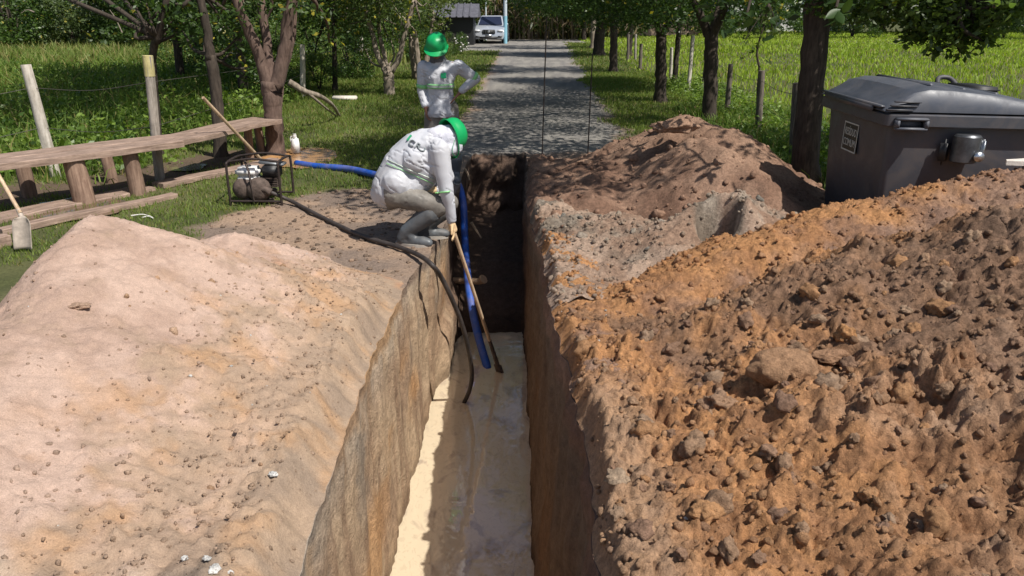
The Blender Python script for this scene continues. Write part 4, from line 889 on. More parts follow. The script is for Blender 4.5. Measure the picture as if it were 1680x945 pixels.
# cane thicket at the road end: stalks with hanging dry leaves
def cane():
    rg = np.random.default_rng(91); n = 190; xs = rg.uniform(-3, 8, n); ys = rg.uniform(57.5, 62, n)
    bm = bmesh.new()
    for x, y in zip(xs, ys): tube(bm, [(x, y, 0), (x+rg.uniform(-.15, .15), y, 2), (x+rg.uniform(-.5, .5), y, 4.2)], [.06, .05, .03], 5)
    root = empty('cane_thicket', (2, 58, 0), 'thicket of tall cane and banana plants with dry hanging leaves at the road end', 'plants')
    o = bmobj('stalks', bm, M_barkpale, root); o.location = (-2, -58, 0); o['kind'] = 'stuff'
    m = 5200; px = rg.uniform(-3.5, 8.5, m); py = rg.uniform(56.8, 61.5, m); pz = rg.uniform(.6, 4.6, m)
    t = rg.random(m); C = mix((.05, .085, .025), (.13, .18, .05), rg.random(m)); d = (t < .5) & (pz < 3.4); C[d] = mix((.18, .13, .08), (.42, .33, .22), rg.random(d.sum()))
    V, F, c = leaves(np.stack([px, py, pz], 1), .75, C, rg, .16, 1.3); o = obj('dry_leaves', rawmesh('dry_leaves', V-np.array([2, 58, 0]), F, c, M_leaf, False), root); o['kind'] = 'stuff'
cane()
# loose shrub stems seen against the left hedge
def dead_twigs():
    root = empty('dead_branches', (-16, 30, 0), 'bare pale dead branches sticking out of the left hedge', 'branches'); rr = random.Random(5)
    for k in range(7):
        p = Vector((rr.uniform(-3, 4), rr.uniform(0, 2.5), rr.uniform(.9, 2.0))); q = p+Vector((rr.uniform(-1, 1.4), 0, rr.uniform(-.3, .9)))
        tubeobj('twig', smoothpath([p, (p+q)/2+Vector((0, 0, .1)), q], 4), [.025, .024, .022, .02, .018, .016, .014, .012, .01], M_barkpale, root, 5)
dead_twigs()

def apron_crumbs():
    rg_ = np.random.default_rng(88); n = 2600; x = rg_.uniform(-3.6, -.9, n); y = rg_.uniform(5.2, 10.5, n); k = (grassmask(x, y) < .5) & (hA(x, y) < 0); x, y = x[k], y[k]; n = len(x)
    bm = bmesh.new(); bmesh.ops.create_icosphere(bm, subdivisions=1, radius=1); bv = np.array([v.co for v in bm.verts]); bf = np.array([[v.index for v in f.verts] for f in bm.faces]); bm.free()
    rr_ = .006+.022*rg_.random(n)**3; v = bv[None]*(1+rg_.uniform(-.3, .3, (n, len(bv), 1)))*rr_[:, None, None]*np.array([1, 1, .6])+np.stack([x, y, G(x, y)+rr_*.2], 1)[:, None]
    c = np.repeat(mix((.36, .25, .18), (.16, .12, .09), rg_.random(n)), len(bv), 0); o = obj('soil_crumbs', rawmesh('soil_crumbs', v.reshape(-1, 3), (bf[None]+np.arange(n)[:, None, None]*len(bv)).reshape(-1, 3), c, M_clod, False)); tag(o, 'loose crumbs of soil on the trodden earth left of the trench', 'soil crumbs', None, 'stuff')
apron_crumbs()

# ------------------------------------------------------------------ fences
def post(p, top, r, mat, root, seg=8, rough=.06):
    p = Vector(p); top = Vector(top); b = root.location; n = 7
    bm = bmesh.new(); pts = [p.lerp(top, i/(n-1)) for i in range(n)]; pts[0].z -= .15
    tube(bm, [q-b for q in pts], [r*(1.05-.08*i/(n-1)) for i in range(n)], seg, wob=rough); return bmobj('post', bm, mat, root, auto=50)
lf = empty('fence', U(258, 300), 'sagging wire fence on pale posts along the left grass', 'fence')
LP = [((92, 290), (42, 106), .062, M_postw), ((262, 297), (243, 92), .055, M_post), ((497, 160), (496, 73), .062, M_postw), ((592, 112), (592, 60), .075, M_postw), ((-160, 330), (-190, 120), .06, M_postw)]
wp = []
for (bx, by), (tx, ty), r, m in LP:
    b = U(bx, by); t = UY(tx, ty, b.y); post(b, t, r, m, lf); wp.append((b, t))
for k in (.45, .8):
    for a, c in ((4, 0), (0, 1), (1, 2), (2, 3)):
        p, q = wp[a][0].lerp(wp[a][1], k), wp[c][0].lerp(wp[c][1], k); mid = (p+q)/2-Vector((0, 0, .06)); tubeobj('wire', smoothpath([p-lf.location, mid-lf.location, q-lf.location], 5), .0035, M_wire, lf, 4)
# top of the second post, sunlight on it painted as yellowish wood
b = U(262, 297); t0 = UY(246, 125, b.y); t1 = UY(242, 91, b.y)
o = tubeobj('sunlit_top', [t0-lf.location, t1-lf.location], .058, wood('yellow_sunlit_wood', (.5, .42, .16), (.62, .56, .30), (14, 14, 2), 3), lf, 9); o['label'] = 'yellowish top of the post, sunlight painted into its colour'
rf = empty('fence', U(1245, 222), 'wire fence on short dark weathered posts along the meadow', 'fence')
RP = [((1243, 222), (1250, 116), .055, M_postd), ((1192, 190), (1199, 105), .05, M_postd), ((1300, 262), (1307, 136), .055, M_postd), ((1129, 150), (1137, 58), .05, M_postw), ((1079, 128), (1081, 75), .05, M_postw),
      ((1050, 115), (1052, 72), .06, M_postd), ((1030, 100), (1031, 52), .06, M_postd), ((1042, 100), (1043, 56), .05, M_post), ((1100, 130), (1102, 78), .05, M_postw)]
wq = []
for (bx, by), (tx, ty), r, m in RP:
    b = U(bx, by); t = UY(tx, ty, b.y); post(b, t, r, m, rf); wq.append((b, t))
for k in (.5, .85):
    for a, c in ((2, 0), (0, 1), (1, 3), (3, 4), (4, 5), (5, 6)):
        p, q = wq[a][0].lerp(wq[a][1], k), wq[c][0].lerp(wq[c][1], k); tubeobj('wire', smoothpath([p-rf.location, (p+q)/2-Vector((0, 0, .04))-rf.location, q-rf.location], 4), .0035, M_wire, rf, 4)
# sapling growing by the fence post
def sapling():
    b = U(1243, 222)+Vector((.02, .08, 0)); pts = [UY(x, y, b.y)-b for x, y in ((1243, 150), (1246, 115), (1242, 85), (1252, 45), (1262, 5))]
    cc = [tuple(UY(x, y, b.y)-b) for x, y in ((1225, 60), (1250, 55), (1270, 50), (1238, 75), (1262, 95), (1230, 85), (1255, 30), (1215, 95))]
    tree('thin sapling with sparse leaves growing from the nearer right fence post', b, [([(0, 0, -.05)]+[tuple(p) for p in pts], .022, .012)], None, cc, [.10, .12, .12, .07, .07, .06, .12, .05], 1900, .09, None, (.06, .09, .025), (.15, .2, .05), 501, None, .5, .05, 'sapling', 'sapling', nb=8, br=.006)
sapling()

# old fence rail/stake rods by the trench end
for k, (bx, by, tx, ty, lab) in enumerate([(889, 256, 897, 28, 'taller thin dark iron rod standing at the far end of the trench'), (964, 256, 972, 88, 'shorter thin dark iron rod right of the taller one')]):
    b = U(bx, by); t = UY(tx, ty, b.y); o = tubeobj('iron_rod', [(0, 0, -.2), (t-b)*.5, t-b], .0085, M_rust, None, 7); o.location = b; tag(o, lab, 'iron rod')

# ------------------------------------------------------------------ bench of planks on logs, loose planks
def plank(name, p0, p1, w, th, mat, parent=None, tilt=0, seed=0, side=1):
    """p0,p1: ends of the near edge of the top face"""
    p0, p1 = Vector(p0), Vector(p1); d = (p1-p0); L = d.length; d.normalize(); s = Vector((-d.y, d.x, 0)).normalized()*side; u = d.cross(s)*side; rr = random.Random(seed)
    bm = bmesh.new(); n = 24; rings = []
    for i in range(n+1):
        t = i/n; e = rr.uniform(-.006, .006); f = rr.uniform(-.006, .006); z = .006*sin(t*7+seed)
        if i in (0, n): e += rr.uniform(-.01, .01)
        c = Vector((t*L, 0, 0)); rings.append([bm.verts.new(c+Vector((0, e+y, z2+z))) for y, z2 in ((0, 0.), (.004, .006), (w-.004, .006), (w+f, 0), (w+f, -th), (0, -th+rr.uniform(-.004, .004)))])
    for i in range(n):
        for k in range(6): bm.faces.new((rings[i][k], rings[i][(k+1) % 6], rings[i+1][(k+1) % 6], rings[i+1][k]))
    bm.faces.new(rings[0][::-1]); bm.faces.new(rings[-1]); o = bmobj(name, bm, mat, parent, auto=30)
    M = Matrix((d, s, d.cross(s))).transposed().to_4x4() @ Matrix.Rotation(tilt, 4, 'X'); M.translation = p0-(parent.location if parent else Vector()); o.matrix_local = M; return o
BZ = .53
be = empty('plank_bench', U(225, 322), 'long low bench of rough reddish planks on log legs in the grass', 'bench')
a0 = U(-260, 300, BZ); a1 = U(302, 233, BZ); b1 = U(462, 196, BZ-.03)
d = (a1-a0).normalized(); s = Vector((-d.y, d.x, 0))
plank('plank', a0, a1, .30, .06, M_plank, be, 0, 1)
plank('plank', a0+s*.31+Vector((0, 0, .004)), a1+s*.31+d*.1+Vector((0, 0, .004)), .30, .05, M_plank, be, 0, 2)
c0 = a1+s*.08-d*.02; d2 = (b1-c0).normalized(); s2 = Vector((-d2.y, d2.x, 0))
plank('plank', c0+Vector((0, 0, .002)), b1, .30, .05, M_plank, be, 0, 3)
plank('plank', a1+s*.395+d*.11+Vector((0, 0, .002)), b1+s2*.31+d2*.15, .24, .05, M_plank, be, 0, 4)
for k, (px, py, w, tx) in enumerate([(228, 320, .085, 224), (142, 335, .11, 133), (186, 298, .07, 178), (430, 252, .06, 427), (-40, 350, .09, -45), (410, 262, .06, 412), (50, 322, .08, 46)]):
    b = U(px, py); t = UY(tx, py-.55*1270/b.y*.88, b.y); t.z = BZ-.075 if px < 300 else BZ-.10; t.x = b.x+(tx-px)*b.y/1270
    bm = bmesh.new(); tube(bm, [b-be.location-Vector((0, 0, .1)), (b+t)/2-be.location, t-be.location], [w, w*.97, w*.93], 12, wob=.04); bmobj('leg', bm, M_log, be, auto=50)
def loose(name, x0, y0, x1, y1, w, th, label, seed, z=.05, mat=M_plank, grp='loose planks on the ground by the bench'):
    p0, p1 = U(x0, y0, z), U(x1, y1, z); o = plank(name, p0, p1, w, th, mat, None, 0, seed); tag(o, label, 'plank', grp); return o
loose('plank', -90, 398, 292, 318, .12, .05, 'long plank lying on the grass under the near side of the bench', 11, .055)
loose('plank', -20, 366, 255, 308, .30, .03, 'wide muddy board lying under the bench behind the long plank', 12, .035)
loose('plank', 268, 303, 462, 262, .20, .05, 'plank lying on the grass between the bench and the water pump', 13, .055)
loose('plank', -60, 405, 18, 388, .12, .08, 'short plank end at the left edge behind the shovel', 14, .08)
# shallow puddle and wet mud under the bench
def puddle(name, px, py, rx, ry, c, label, seed):
    m, n, p = newmat(name); p.inputs['Base Color'].default_value = (*c, 1); p.inputs['Roughness'].default_value = .12
    g = n.nodes.new('ShaderNodeNewGeometry'); bump(n, p, ((14, .12, .01),), g.outputs['Position'])
    ce = U(px, py, .0); bm = bmesh.new(); vs = []
    for i in range(40):
        a = 2*pi*i/40; k = 1+.25*float(perlin(cos(a)*1.5+seed, sin(a)*1.5, seed)); vs.append(bm.verts.new((cos(a)*rx*k, sin(a)*ry*k, 0)))
    bm.faces.new(vs); o = bmobj(name, bm, m); zc = float(G(ce.x, ce.y)); o.location = (ce.x, ce.y, .018); tag(o, None, None, None, 'structure'); return o
puddle('puddle', 505, 262, .38, .75, (.42, .23, .10), '', 3)
puddle('puddle', 300, 276, .30, .30, (.16, .11, .08), '', 9)
puddle('puddle', 120, 345, .55, .5, (.14, .09, .06), '', 5)

# ------------------------------------------------------------------ shovel, stick, bottle, broken branch, concrete block
def shovel():
    b = U(42, 408, .02); root = empty('shovel', b, 'muddy square shovel standing blade down at the left edge', 'shovel')
    W0 = .26*.5; bm = bmesh.new(); n = 10; m = 12; g = []
    for j in range(m+1):
        t = j/m; row = []
        wv = W0*(1 if t < .72 else 1-.35*((t-.72)/.28)**2)*(.97+.03*t)
        for i in range(n+1):
            u = i/n*2-1; row.append(bm.verts.new((u*wv*.62, .035*u*u*-1+.06*t, t*.27-.03*abs(u)*max(0, t-.9)*5)))
        g.append(row)
    for j in range(m):
        for i in range(n): bm.faces.new((g[j][i], g[j][i+1], g[j+1][i+1], g[j+1][i]))
    o = bmobj('blade', bm, M_blade, root); so_ = o.modifiers.new('t', 'SOLIDIFY'); so_.thickness = .004
    top = UY(-30, 240, b.y+.35)-b; neck = Vector((0, .06, .24))
    tubeobj('socket', [neck-Vector((0, 0, .05)), neck+(top-neck).normalized()*.10], [.022, .019], M_blade, root, 10)
    tubeobj('handle', [neck+(top-neck).normalized()*.06, top], [.017, .016], M_handle, root, 10)
    root.rotation_euler = (0, 0, 0)
shovel()
b = U(438, 272, 0); t = UY(333, 160, b.y-.9); o = tubeobj('wooden_pole', [(0, 0, 0), (t-b)*.5, t-b], [.021, .020, .019], M_handle, None, 10); o.location = b; tag(o, 'pale wooden pole leaning over the bench beside the water pump', 'pole')
def bottle():
    b = U(486, 253); root = empty('plastic_bottle', b, 'white plastic jug standing on the lawn by the orange puddle', 'bottle')
    bm = bmesh.new(); box(bm, (0, 0, .12), (.135, .10, .24), None, .022)
    for v in bm.verts:
        k = 1-.55*max(0, (v.co.z-.17)/.07)*.8 if v.co.z > .17 else 1; v.co.x *= k; v.co.y *= k
    bmobj('jug_body', bm, M_bottle, root); bm = bmesh.new(); lathe(bm, [(.028, .235), (.028, .262), (.024, .265), (.024, .285)], 14); bmobj('cap', bm, M_bottle, root, auto=40)
    tubeobj('grip', smoothpath([(-.02, 0, .25), (-.055, 0, .24), (-.062, 0, .19), (-.05, 0, .165)], 4), .009, M_bottle, root, 7)
bottle()
def fallen():
    root = empty('broken_branch', U(556, 191), 'bleached broken branch arching down to the lawn from the reddish tree', 'branch'); y0, y1 = 13.2, U(556, 191).y
    P = [UY(474, 134, 13.2), UY(500, 150, 13.3), UY(525, 158, 13.6), UY(545, 172, 14.0), UY(557, 191, y1)]
    bm = bmesh.new(); tube(bm, smoothpath([p-root.location for p in P], 6), [.055-.0012*i for i in range(25)], 8, wob=.12); bmobj('main_limb', bm, M_barkpale, root)
    P = [UY(502, 150, 13.3), UY(520, 165, 13.5), UY(538, 180, 13.9), UY(554, 192, y1)]
    bm = bmesh.new(); tube(bm, smoothpath([p-root.location for p in P], 6), [.03-.001*i for i in range(19)], 7, wob=.12); bmobj('side_limb', bm, M_barkpale, root)
fallen()
bm = bmesh.new(); box(bm, (0, 0, .05), (.55, .16, .11), None, .02); o = bmobj('concrete_block', bm, M_conc); o.location = U(566, 165); o.rotation_euler = (0, 0, -.05); tag(o, 'long pale concrete block lying on the lawn near the broken branch', 'concrete block')
for k, (px, py, l) in enumerate([(232, 354, .2), (225, 372, .1), (243, 357, .12)]):
    b = U(px, py, .02); o = tubeobj('litter_strip', smoothpath([(-l/2, 0, 0), (0, .02, .008), (l/2, -.02, 0)], 4), .007, M_pebble, None, 5); o.location = b; tag(o, 'thin white scrap lying on the lawn behind the sand heap', 'scrap', 'white scraps on the lawn')
b = U(1150, 183); bm = bmesh.new(); box(bm, (0, 0, .05), (.36, .2, .1), None, .015); o = bmobj('brick_block', bm, M_pipe); o.location = b; tag(o, 'low brown block on the grass left of the dark forked trunk', 'block')

# ------------------------------------------------------------------ water pump with engine in a tubular frame
def pump():
    b = U(432, 330); root = empty('water_pump', b, 'muddy motor water pump in a black tube frame on the lawn', 'water pump'); w, dp, h = .265, .22, .45
    for s in (-1, 1):
        tubeobj('frame_tube', smoothpath([(s*w, -dp, 0), (s*w*1.0, -dp, h*.85), (s*w*.98, -dp*.8, h), (s*w*.98, dp*.8, h), (s*w, dp, h*.85), (s*w, dp, 0)], 6), .013, M_rust, root, 8)
    for y, z in ((-dp*.8, h), (dp*.8, h), (-dp, .05), (dp, .05)):
        tubeobj('frame_rail', smoothpath([(-w, y, z), (0, y, z+(.03 if z > .3 else 0)), (w, y, z)], 5), .012, M_rust, root, 8)
    tubeobj('frame_tube', [(-.02, -dp, .02), (-.04, -dp, h*.8), (-.1, -dp*.6, h)], .012, M_rust, root, 8)
    bm = bmesh.new(); box(bm, (-.10, -.05, .33), (.24, .20, .10), None, .03); bmobj('fuel_tank', bm, M_tank, root)
    bm = bmesh.new(); box(bm, (-.10, -.05, .262), (.20, .17, .04), None, .008); bmobj('fuel_tank_base', bm, M_tank, root)
    bm = bmesh.new(); lathe(bm, [(.03, .378), (.03, .395), (.0251, .398)], 12, Matrix.Translation((-.10, -.05, 0))); bmobj('tank_cap', bm, M_black, root)
    bm = bmesh.new(); box(bm, (.13, 0, .33), (.17, .16, .12), None, .012); bmobj('air_filter', bm, M_black, root)
    bm = bmesh.new(); box(bm, (.14, .0, .41), (.26, .14, .03), Matrix.Rotation(.1, 3, 'Y'), .008); bmobj('muffler_guard', bm, plain('grey_metal', (.18, .19, .2), .5, .5, .2), root)
    bm = bmesh.new(); box(bm, (-.02, 0, .19), (.26, .20, .14), None, .03); box(bm, (-.02, 0, .10), (.30, .22, .05), None, .012); bmobj('engine_block', bm, M_muddy, root)
    bm = bmesh.new()
    for k in range(6): box(bm, (.13, 0, .17+k*.018), (.13, .15, .006))
    bmobj('cooling_fins', bm, M_muddy, root, False)
    bm = bmesh.new(); lathe(bm, [(.02, -.17), (.07, -.165), (.11, -.12), (.115, -.07), (.09, -.03), (.05, -.02)], 20, Matrix.Translation((-.15, -.02, .16)) @ Matrix.Rotation(pi/2, 4, 'X') @ Matrix.Rotation(pi, 4, 'X')); bmobj('recoil_starter', bm, M_muddy, root)
    bm = bmesh.new(); lathe(bm, [(.03, -.05), (.09, -.04), (.125, 0), (.125, .05), (.09, .09), (.04, .10)], 20, Matrix.Translation((.02, -.13, .16)) @ Matrix.Rotation(pi/2, 4, 'X')); bmobj('pump_housing', bm, M_muddy, root)
    tubeobj('outlet', smoothpath([(.02, -.17, .18), (.10, -.2, .17), (.16, -.2, .14)], 4), [.04, .04, .04, .038, .036, .036, .038, .04, .04], M_muddy, root, 10)
    for x in (-.12, .12): bm = bmesh.new(); box(bm, (x, -.12, .03), (.07, .07, .06), None, .01); bmobj('foot', bm, M_muddy, root)
pump()

# ------------------------------------------------------------------ hoses
def hose(name, P, r, mat, label, seg=10, fl=1.0):
    P = smoothpath(P, 8); b = P[0].copy(); bm = bmesh.new(); rr = [r]*len(P) if not hasattr(r, '__len__') else r; tube(bm, [p-b for p in P], rr, seg, flat=fl); o = bmobj(name, bm, mat); o.location = b; tag(o, label, 'hose'); return o
pb = U(432, 330)
PH = [pb+Vector((.15, -.2, .145)), U(478, 330, .05), U(520, 352, .03), U(575, 379, .03), U(612, 393, .035), U(650, 404, .035), U(686, 418, .04), U(708, 434, .05), UY(724, 455, 5.82), UY(742, 492, 5.9), UY(757, 530, 6.0), UY(768, 570, 6.1), UY(774, 610, 6.25)]
e = U(760, 664, WATER-.03); PH += [UY(771, 638, 6.3), e]
hose('suction_hose', PH, .020, M_blackh, 'muddy black suction hose running from the pump down into the trench', 9)
BH = [U(486, 268, .03), U(520, 273, .035), U(570, 277, .04), U(612, 286, .045), U(660, 298, .045), U(705, 297, .05), UY(742, 294, 9.05), UY(753, 306, 8.95), UY(760, 335, 8.8), UY(762, 380, 8.6), UY(765, 430, 8.2), UY(771, 485, 7.8), UY(783, 545, 7.5), U(801, 608, WATER-.03)]
hose('discharge_hose', BH, .042, M_blue, 'thick blue hose crossing the ground behind the crouching worker into the trench', 12)
o = tubeobj('clay_pipe', smoothpath([(-.12, .1, -.02), (.1, .03, 0), (.24, -.02, .01), (.29, -.05, .05)], 5), [.035]*12+[.038, .05, .055, .055], M_pipe, None, 12); o.location = UY(752, 462, 8.3); tag(o, 'broken orange pipe end sticking out of the trench wall', 'pipe')
for k, (px, py, y, l) in enumerate([(752, 262, 10.2, .12), (760, 275, 10.1, .16), (773, 365, 9.6, .2)]):
    o = tubeobj('root', smoothpath([(0, 0, 0), (.05, 0, -l*.4), (.03+.05*k, -.03, -l)], 4), [.022-.0015*i for i in range(9)], M_handle, None, 6, wob=.2); o.location = UY(px, py, y); tag(o, ['uppermost torn root hanging right of the crouching worker helmet', 'second torn root just below the uppermost one in the trench', 'lowest torn root end in the dark trench beside the blue hose'][k], 'root', 'roots in the trench wall')

# ------------------------------------------------------------------ waste bin
def text_mesh(s, size, mat, ext=.001):
    cu = bpy.data.curves.new('t', 'FONT'); cu.body = s; cu.size = size; cu.extrude = ext; cu.align_x = 'CENTER'; cu.align_y = 'CENTER'
    o = link(bpy.data.objects.new('t', cu)); dg = bpy.context.evaluated_depsgraph_get(); me = bpy.data.meshes.new_from_object(o.evaluated_get(dg)); bpy.data.objects.remove(o); me.materials.clear(); me.materials.append(mat); return me
def prism(name, rings, mat, parent, auto=30, bev=0.0):
    bm = bmesh.new(); Rg = [[bm.verts.new(p) for p in r] for r in rings]; n = len(rings[0])
    for i in range(len(Rg)-1):
        for k in range(n): bm.faces.new((Rg[i][k], Rg[i][(k+1) % n], Rg[i+1][(k+1) % n], Rg[i+1][k]))
    bm.faces.new(Rg[0][::-1]); bm.faces.new(Rg[-1])
    if bev: bmesh.ops.bevel(bm, geom=bm.edges[:], offset=bev, segments=2, affect='EDGES')
    return bmobj(name, bm, mat, parent, auto=auto)
def rrect(x0, x1, y0, y1, z, r=.05, n=5):
    out = []
    for cx, cy, a0 in ((x1-r, y0+r, -pi/2), (x1-r, y1-r, 0), (x0+r, y1-r, pi/2), (x0+r, y0+r, pi)):
        for k in range(n): a = a0+pi/2*k/(n-1); out.append(Vector((cx+r*cos(a), cy+r*sin(a), z)))
    return out
def dusty(m, c=(.15, .11, .085), amt=.55):
    n = m.node_tree; p = n.nodes['Principled BSDF']; src = p.inputs['Base Color'].links[0].from_socket; g = n.nodes.new('ShaderNodeTexCoord')
    f = noise(n, g.outputs['Object'], 3.2, 9, .72, .6); k = ramp(n, f, .45, .75, (0, 0, 0), (amt,)*3); x = n.nodes.new('ShaderNodeMix'); x.data_type = 'RGBA'
    n.links.new(k, x.inputs[0]); n.links.new(src, x.inputs[6]); x.inputs[7].default_value = (*c, 1); n.links.new(x.outputs[2], p.inputs['Base Color'])
    q = ramp(n, f, .4, .7, (.38,)*3, (.75,)*3); n.links.new(q, p.inputs['Roughness'])
dusty(M_bin); dusty(M_binlid, (.17, .15, .14), .35); dusty(M_blue, (.30, .22, .15), .5); dusty(M_boot, (.30, .22, .15), .3); dusty(M_pants, (.26, .20, .15), .35); dusty(M_tank, (.30, .22, .16), .5); dusty(M_shirt, (.50, .45, .40), .35)
def bin_():
    X0, Y0 = 2.80, 6.14; L, D = 1.24, 1.34; root = empty('waste_bin', (X0, Y0, 0), 'large dark grey wheeled waste container with domed lid behind the orange heap', 'waste container')
    t = .085
    prism('body', [rrect(t, L-t, t, D-t, .14), rrect(t*.9, L-t*.9, t*.9, D-t*.9, .2), rrect(.035, L-.035, .035, D-.035, .85), rrect(.02, L-.02, .02, D-.02, 1.06)], M_bin, root, 35)
    prism('rim', [rrect(-.035, L+.035, -.035, D+.035, 1.055, .05), rrect(-.045, L+.045, -.045, D+.045, 1.065, .05), rrect(-.045, L+.045, -.045, D+.045, 1.145, .05), rrect(-.03, L+.03, -.03, D+.03, 1.155, .05)], M_bin, root, 35)
    # ribs on the side wall
    # domed lid: lofted along x
    prof = [(-.05, 1.165, 1.175), (-.03, 1.165, 1.20), (.02, 1.17, 1.23), (.09, 1.17, 1.275), (.16, 1.17, 1.335), (.28, 1.17, 1.365), (.45, 1.17, 1.36), (.75, 1.17, 1.33), (1.0, 1.17, 1.29), (L-.02, 1.17, 1.24), (L+.02, 1.17, 1.19)]
    bm = bmesh.new(); rows = []
    for x, zb, zt in prof:
        row = []; h = zt-zb; hh = h
        for y, k in ((-.03, 0), (-.028, .3), (.0, .72), (.02, .84), (.10, .92), (.35, .98), (D/2, 1.0), (D-.35, .98), (D-.10, .92), (D-.02, .84), (D, .72), (D+.028, .3), (D+.03, 0)): row.append(bm.verts.new((x, y, zb+hh*k)))
        rows.append(row)
    for i in range(len(rows)-1):
        for k in range(len(rows[0])-1): bm.faces.new((rows[i][k], rows[i+1][k], rows[i+1][k+1], rows[i][k+1]))
        bm.faces.new((rows[i][0], rows[i][-1], rows[i+1][-1], rows[i+1][0]))
    bm.faces.new(rows[0][::-1]); bm.faces.new(rows[-1]); lid = bmobj('lid', bm, M_binlid, root, auto=25)
    for x in (.36, .62, .88): bm = bmesh.new(); box(bm, (x, D/2, 1.355-(x-.36)*.11), (.045, D-.35, .03), Matrix.Rotation(.1, 3, 'Y'), .008); bmobj('lid_rib', bm, M_binlid, lid)
    bm = bmesh.new()
    for z in (1.185, 1.215, 1.245): box(bm, (.05+(z-1.185)*.9, -.035, z), (.20, .035, .010), None, .003)
    bmobj('lid_step', bm, M_bin, lid)
    bm = bmesh.new(); box(bm, (-.055, D/2, 1.20), (.05, D-.06, .018), None, .006); box(bm, (-.075, D/2, 1.175), (.02, D-.3, .05), None, .006); bmobj('front_lip', bm, M_bin, lid)
    # handle loop under the rim
    bm = bmesh.new(); hx = .14
    box(bm, (hx, -.075, 1.122), (.24, .06, .02), None, .005); box(bm, (hx, -.075, 1.048), (.24, .06, .022), None, .005); box(bm, (hx-.11, -.075, 1.085), (.028, .06, .06), None, .004); box(bm, (hx+.11, -.075, 1.085), (.028, .06, .06), None, .004); box(bm, (hx-.0, -.046, 1.085), (.2, .004, .05)); bmobj('handle', bm, M_binlid, root)
    # lifting trunnion housing
    tr = empty('x'); bpy.data.objects.remove(tr)
    bm = bmesh.new(); prof2 = []
    M0 = Matrix.Translation((.60, -.05, .90)); lathe(bm, [(.09, -.10), (.105, -.09), (.105, .10), (.09, .115)], 24, M0 @ Matrix.Rotation(0, 4, 'Z')); 
    for v in bm.verts: v.co.y = -.05+(v.co.y+.05)*(.9 if v.co.y < -.05 else .4)
    tn = bmobj('trunnion_cover', bm, plain('dark_zinc', (.10, .105, .115), .38, .6, .5, 9), root, auto=40)
    bm = bmesh.new(); lathe(bm, [(.028, 0), (.028, .12), (.038, .125), (.038, .145)], 16, Matrix.Translation((.66, -.02, .86)) @ Matrix.Rotation(pi/2, 4, 'X')); bmobj('trunnion_pin', bm, M_chrome, tn)
    bm = bmesh.new(); box(bm, (.715, -.05, .90), (.03, .11, .17), None, .012); bmobj('bracket', bm, M_chrome, tn)
    bm = bmesh.new(); box(bm, (.46, -.015, .87), (.07, .07, .2), None, .03); bmobj('recess', bm, M_black, tn)
    # back hinge grips
    for x in (1.08,):
        tubeobj('hinge_grip', smoothpath([(x-.08, D+.02, 1.27), (x-.04, D+.10, 1.33), (x+.06, D+.10, 1.33), (x+.10, D+.02, 1.27)], 4), .022, M_bin, lid, 8)
    bm = bmesh.new(); box(bm, (1.1, .95, 1.285), (.26, .45, .05), None, .02); bmobj('hinge_box', bm, M_black, lid)
    # notice on the left face, tilted like the wall
    st = empty('notice', (.028, .74, .86)); st.parent = root; st.rotation_euler = (pi/2+.0, 0, -pi/2)
    st.scale = (.88, .92, 1); bm = bmesh.new(); box(bm, (0, 0, .002), (.36, .27, .004)); bmobj('plate', bm, M_stick, st, False)
    bm = bmesh.new()
    for c, s_ in (((0, .128, .0055), (.35, .012, .003)), ((0, -.128, .0055), (.35, .012, .003)), ((.169, 0, .0055), (.012, .244, .003)), ((-.169, 0, .0055), (.012, .244, .003))): box(bm, c, s_)
    bmobj('border', bm, M_white, st, False)
    o = obj('lettering', text_mesh('RESÍDUO', .078, M_white), st, (0, .045, .006)); o.scale = (.9, 1.25, 1); o = obj('lettering', text_mesh('COMUM', .078, M_white), st, (0, -.055, .006)); o.scale = (.98, 1.25, 1)
    for x, y in ((.15, .18), (L-.15, .18), (.15, D-.18), (L-.15, D-.18)):
        bm = bmesh.new(); lathe(bm, [(.05, -.025), (.08, -.02), (.08, .02), (.05, .025)], 18, Matrix.Translation((x, y, .08)) @ Matrix.Rotation(pi/2, 4, 'X')); bmobj('wheel', bm, M_tyre, root)
    root.rotation_euler = (0, R(1.2), R(-.5))
bin_()
def side_table():
    p = UY(1652, 264, 5.35); root = empty('board_stand', (p.x, p.y, 0), 'pale board on a wooden post in front of the waste bin', 'board stand')
    bm = bmesh.new(); vs = [bm.verts.new(q) for q in ((0, 0, p.z), (.7, -.12, p.z), (.7, .25, p.z), (.03, .06, p.z))]; f = bm.faces.new(vs); r = bmesh.ops.extrude_face_region(bm, geom=[f]); bmesh.ops.translate(bm, vec=(0, 0, -.03), verts=[v for v in r['geom'] if isinstance(v, bmesh.types.BMVert)]); bmobj('board', bm, M_conc, root, False)
    bm = bmesh.new(); box(bm, (.24, .08, p.z/2-.03), (.10, .10, p.z-.02), None, .008); bmobj('post', bm, M_log, root)
side_table()

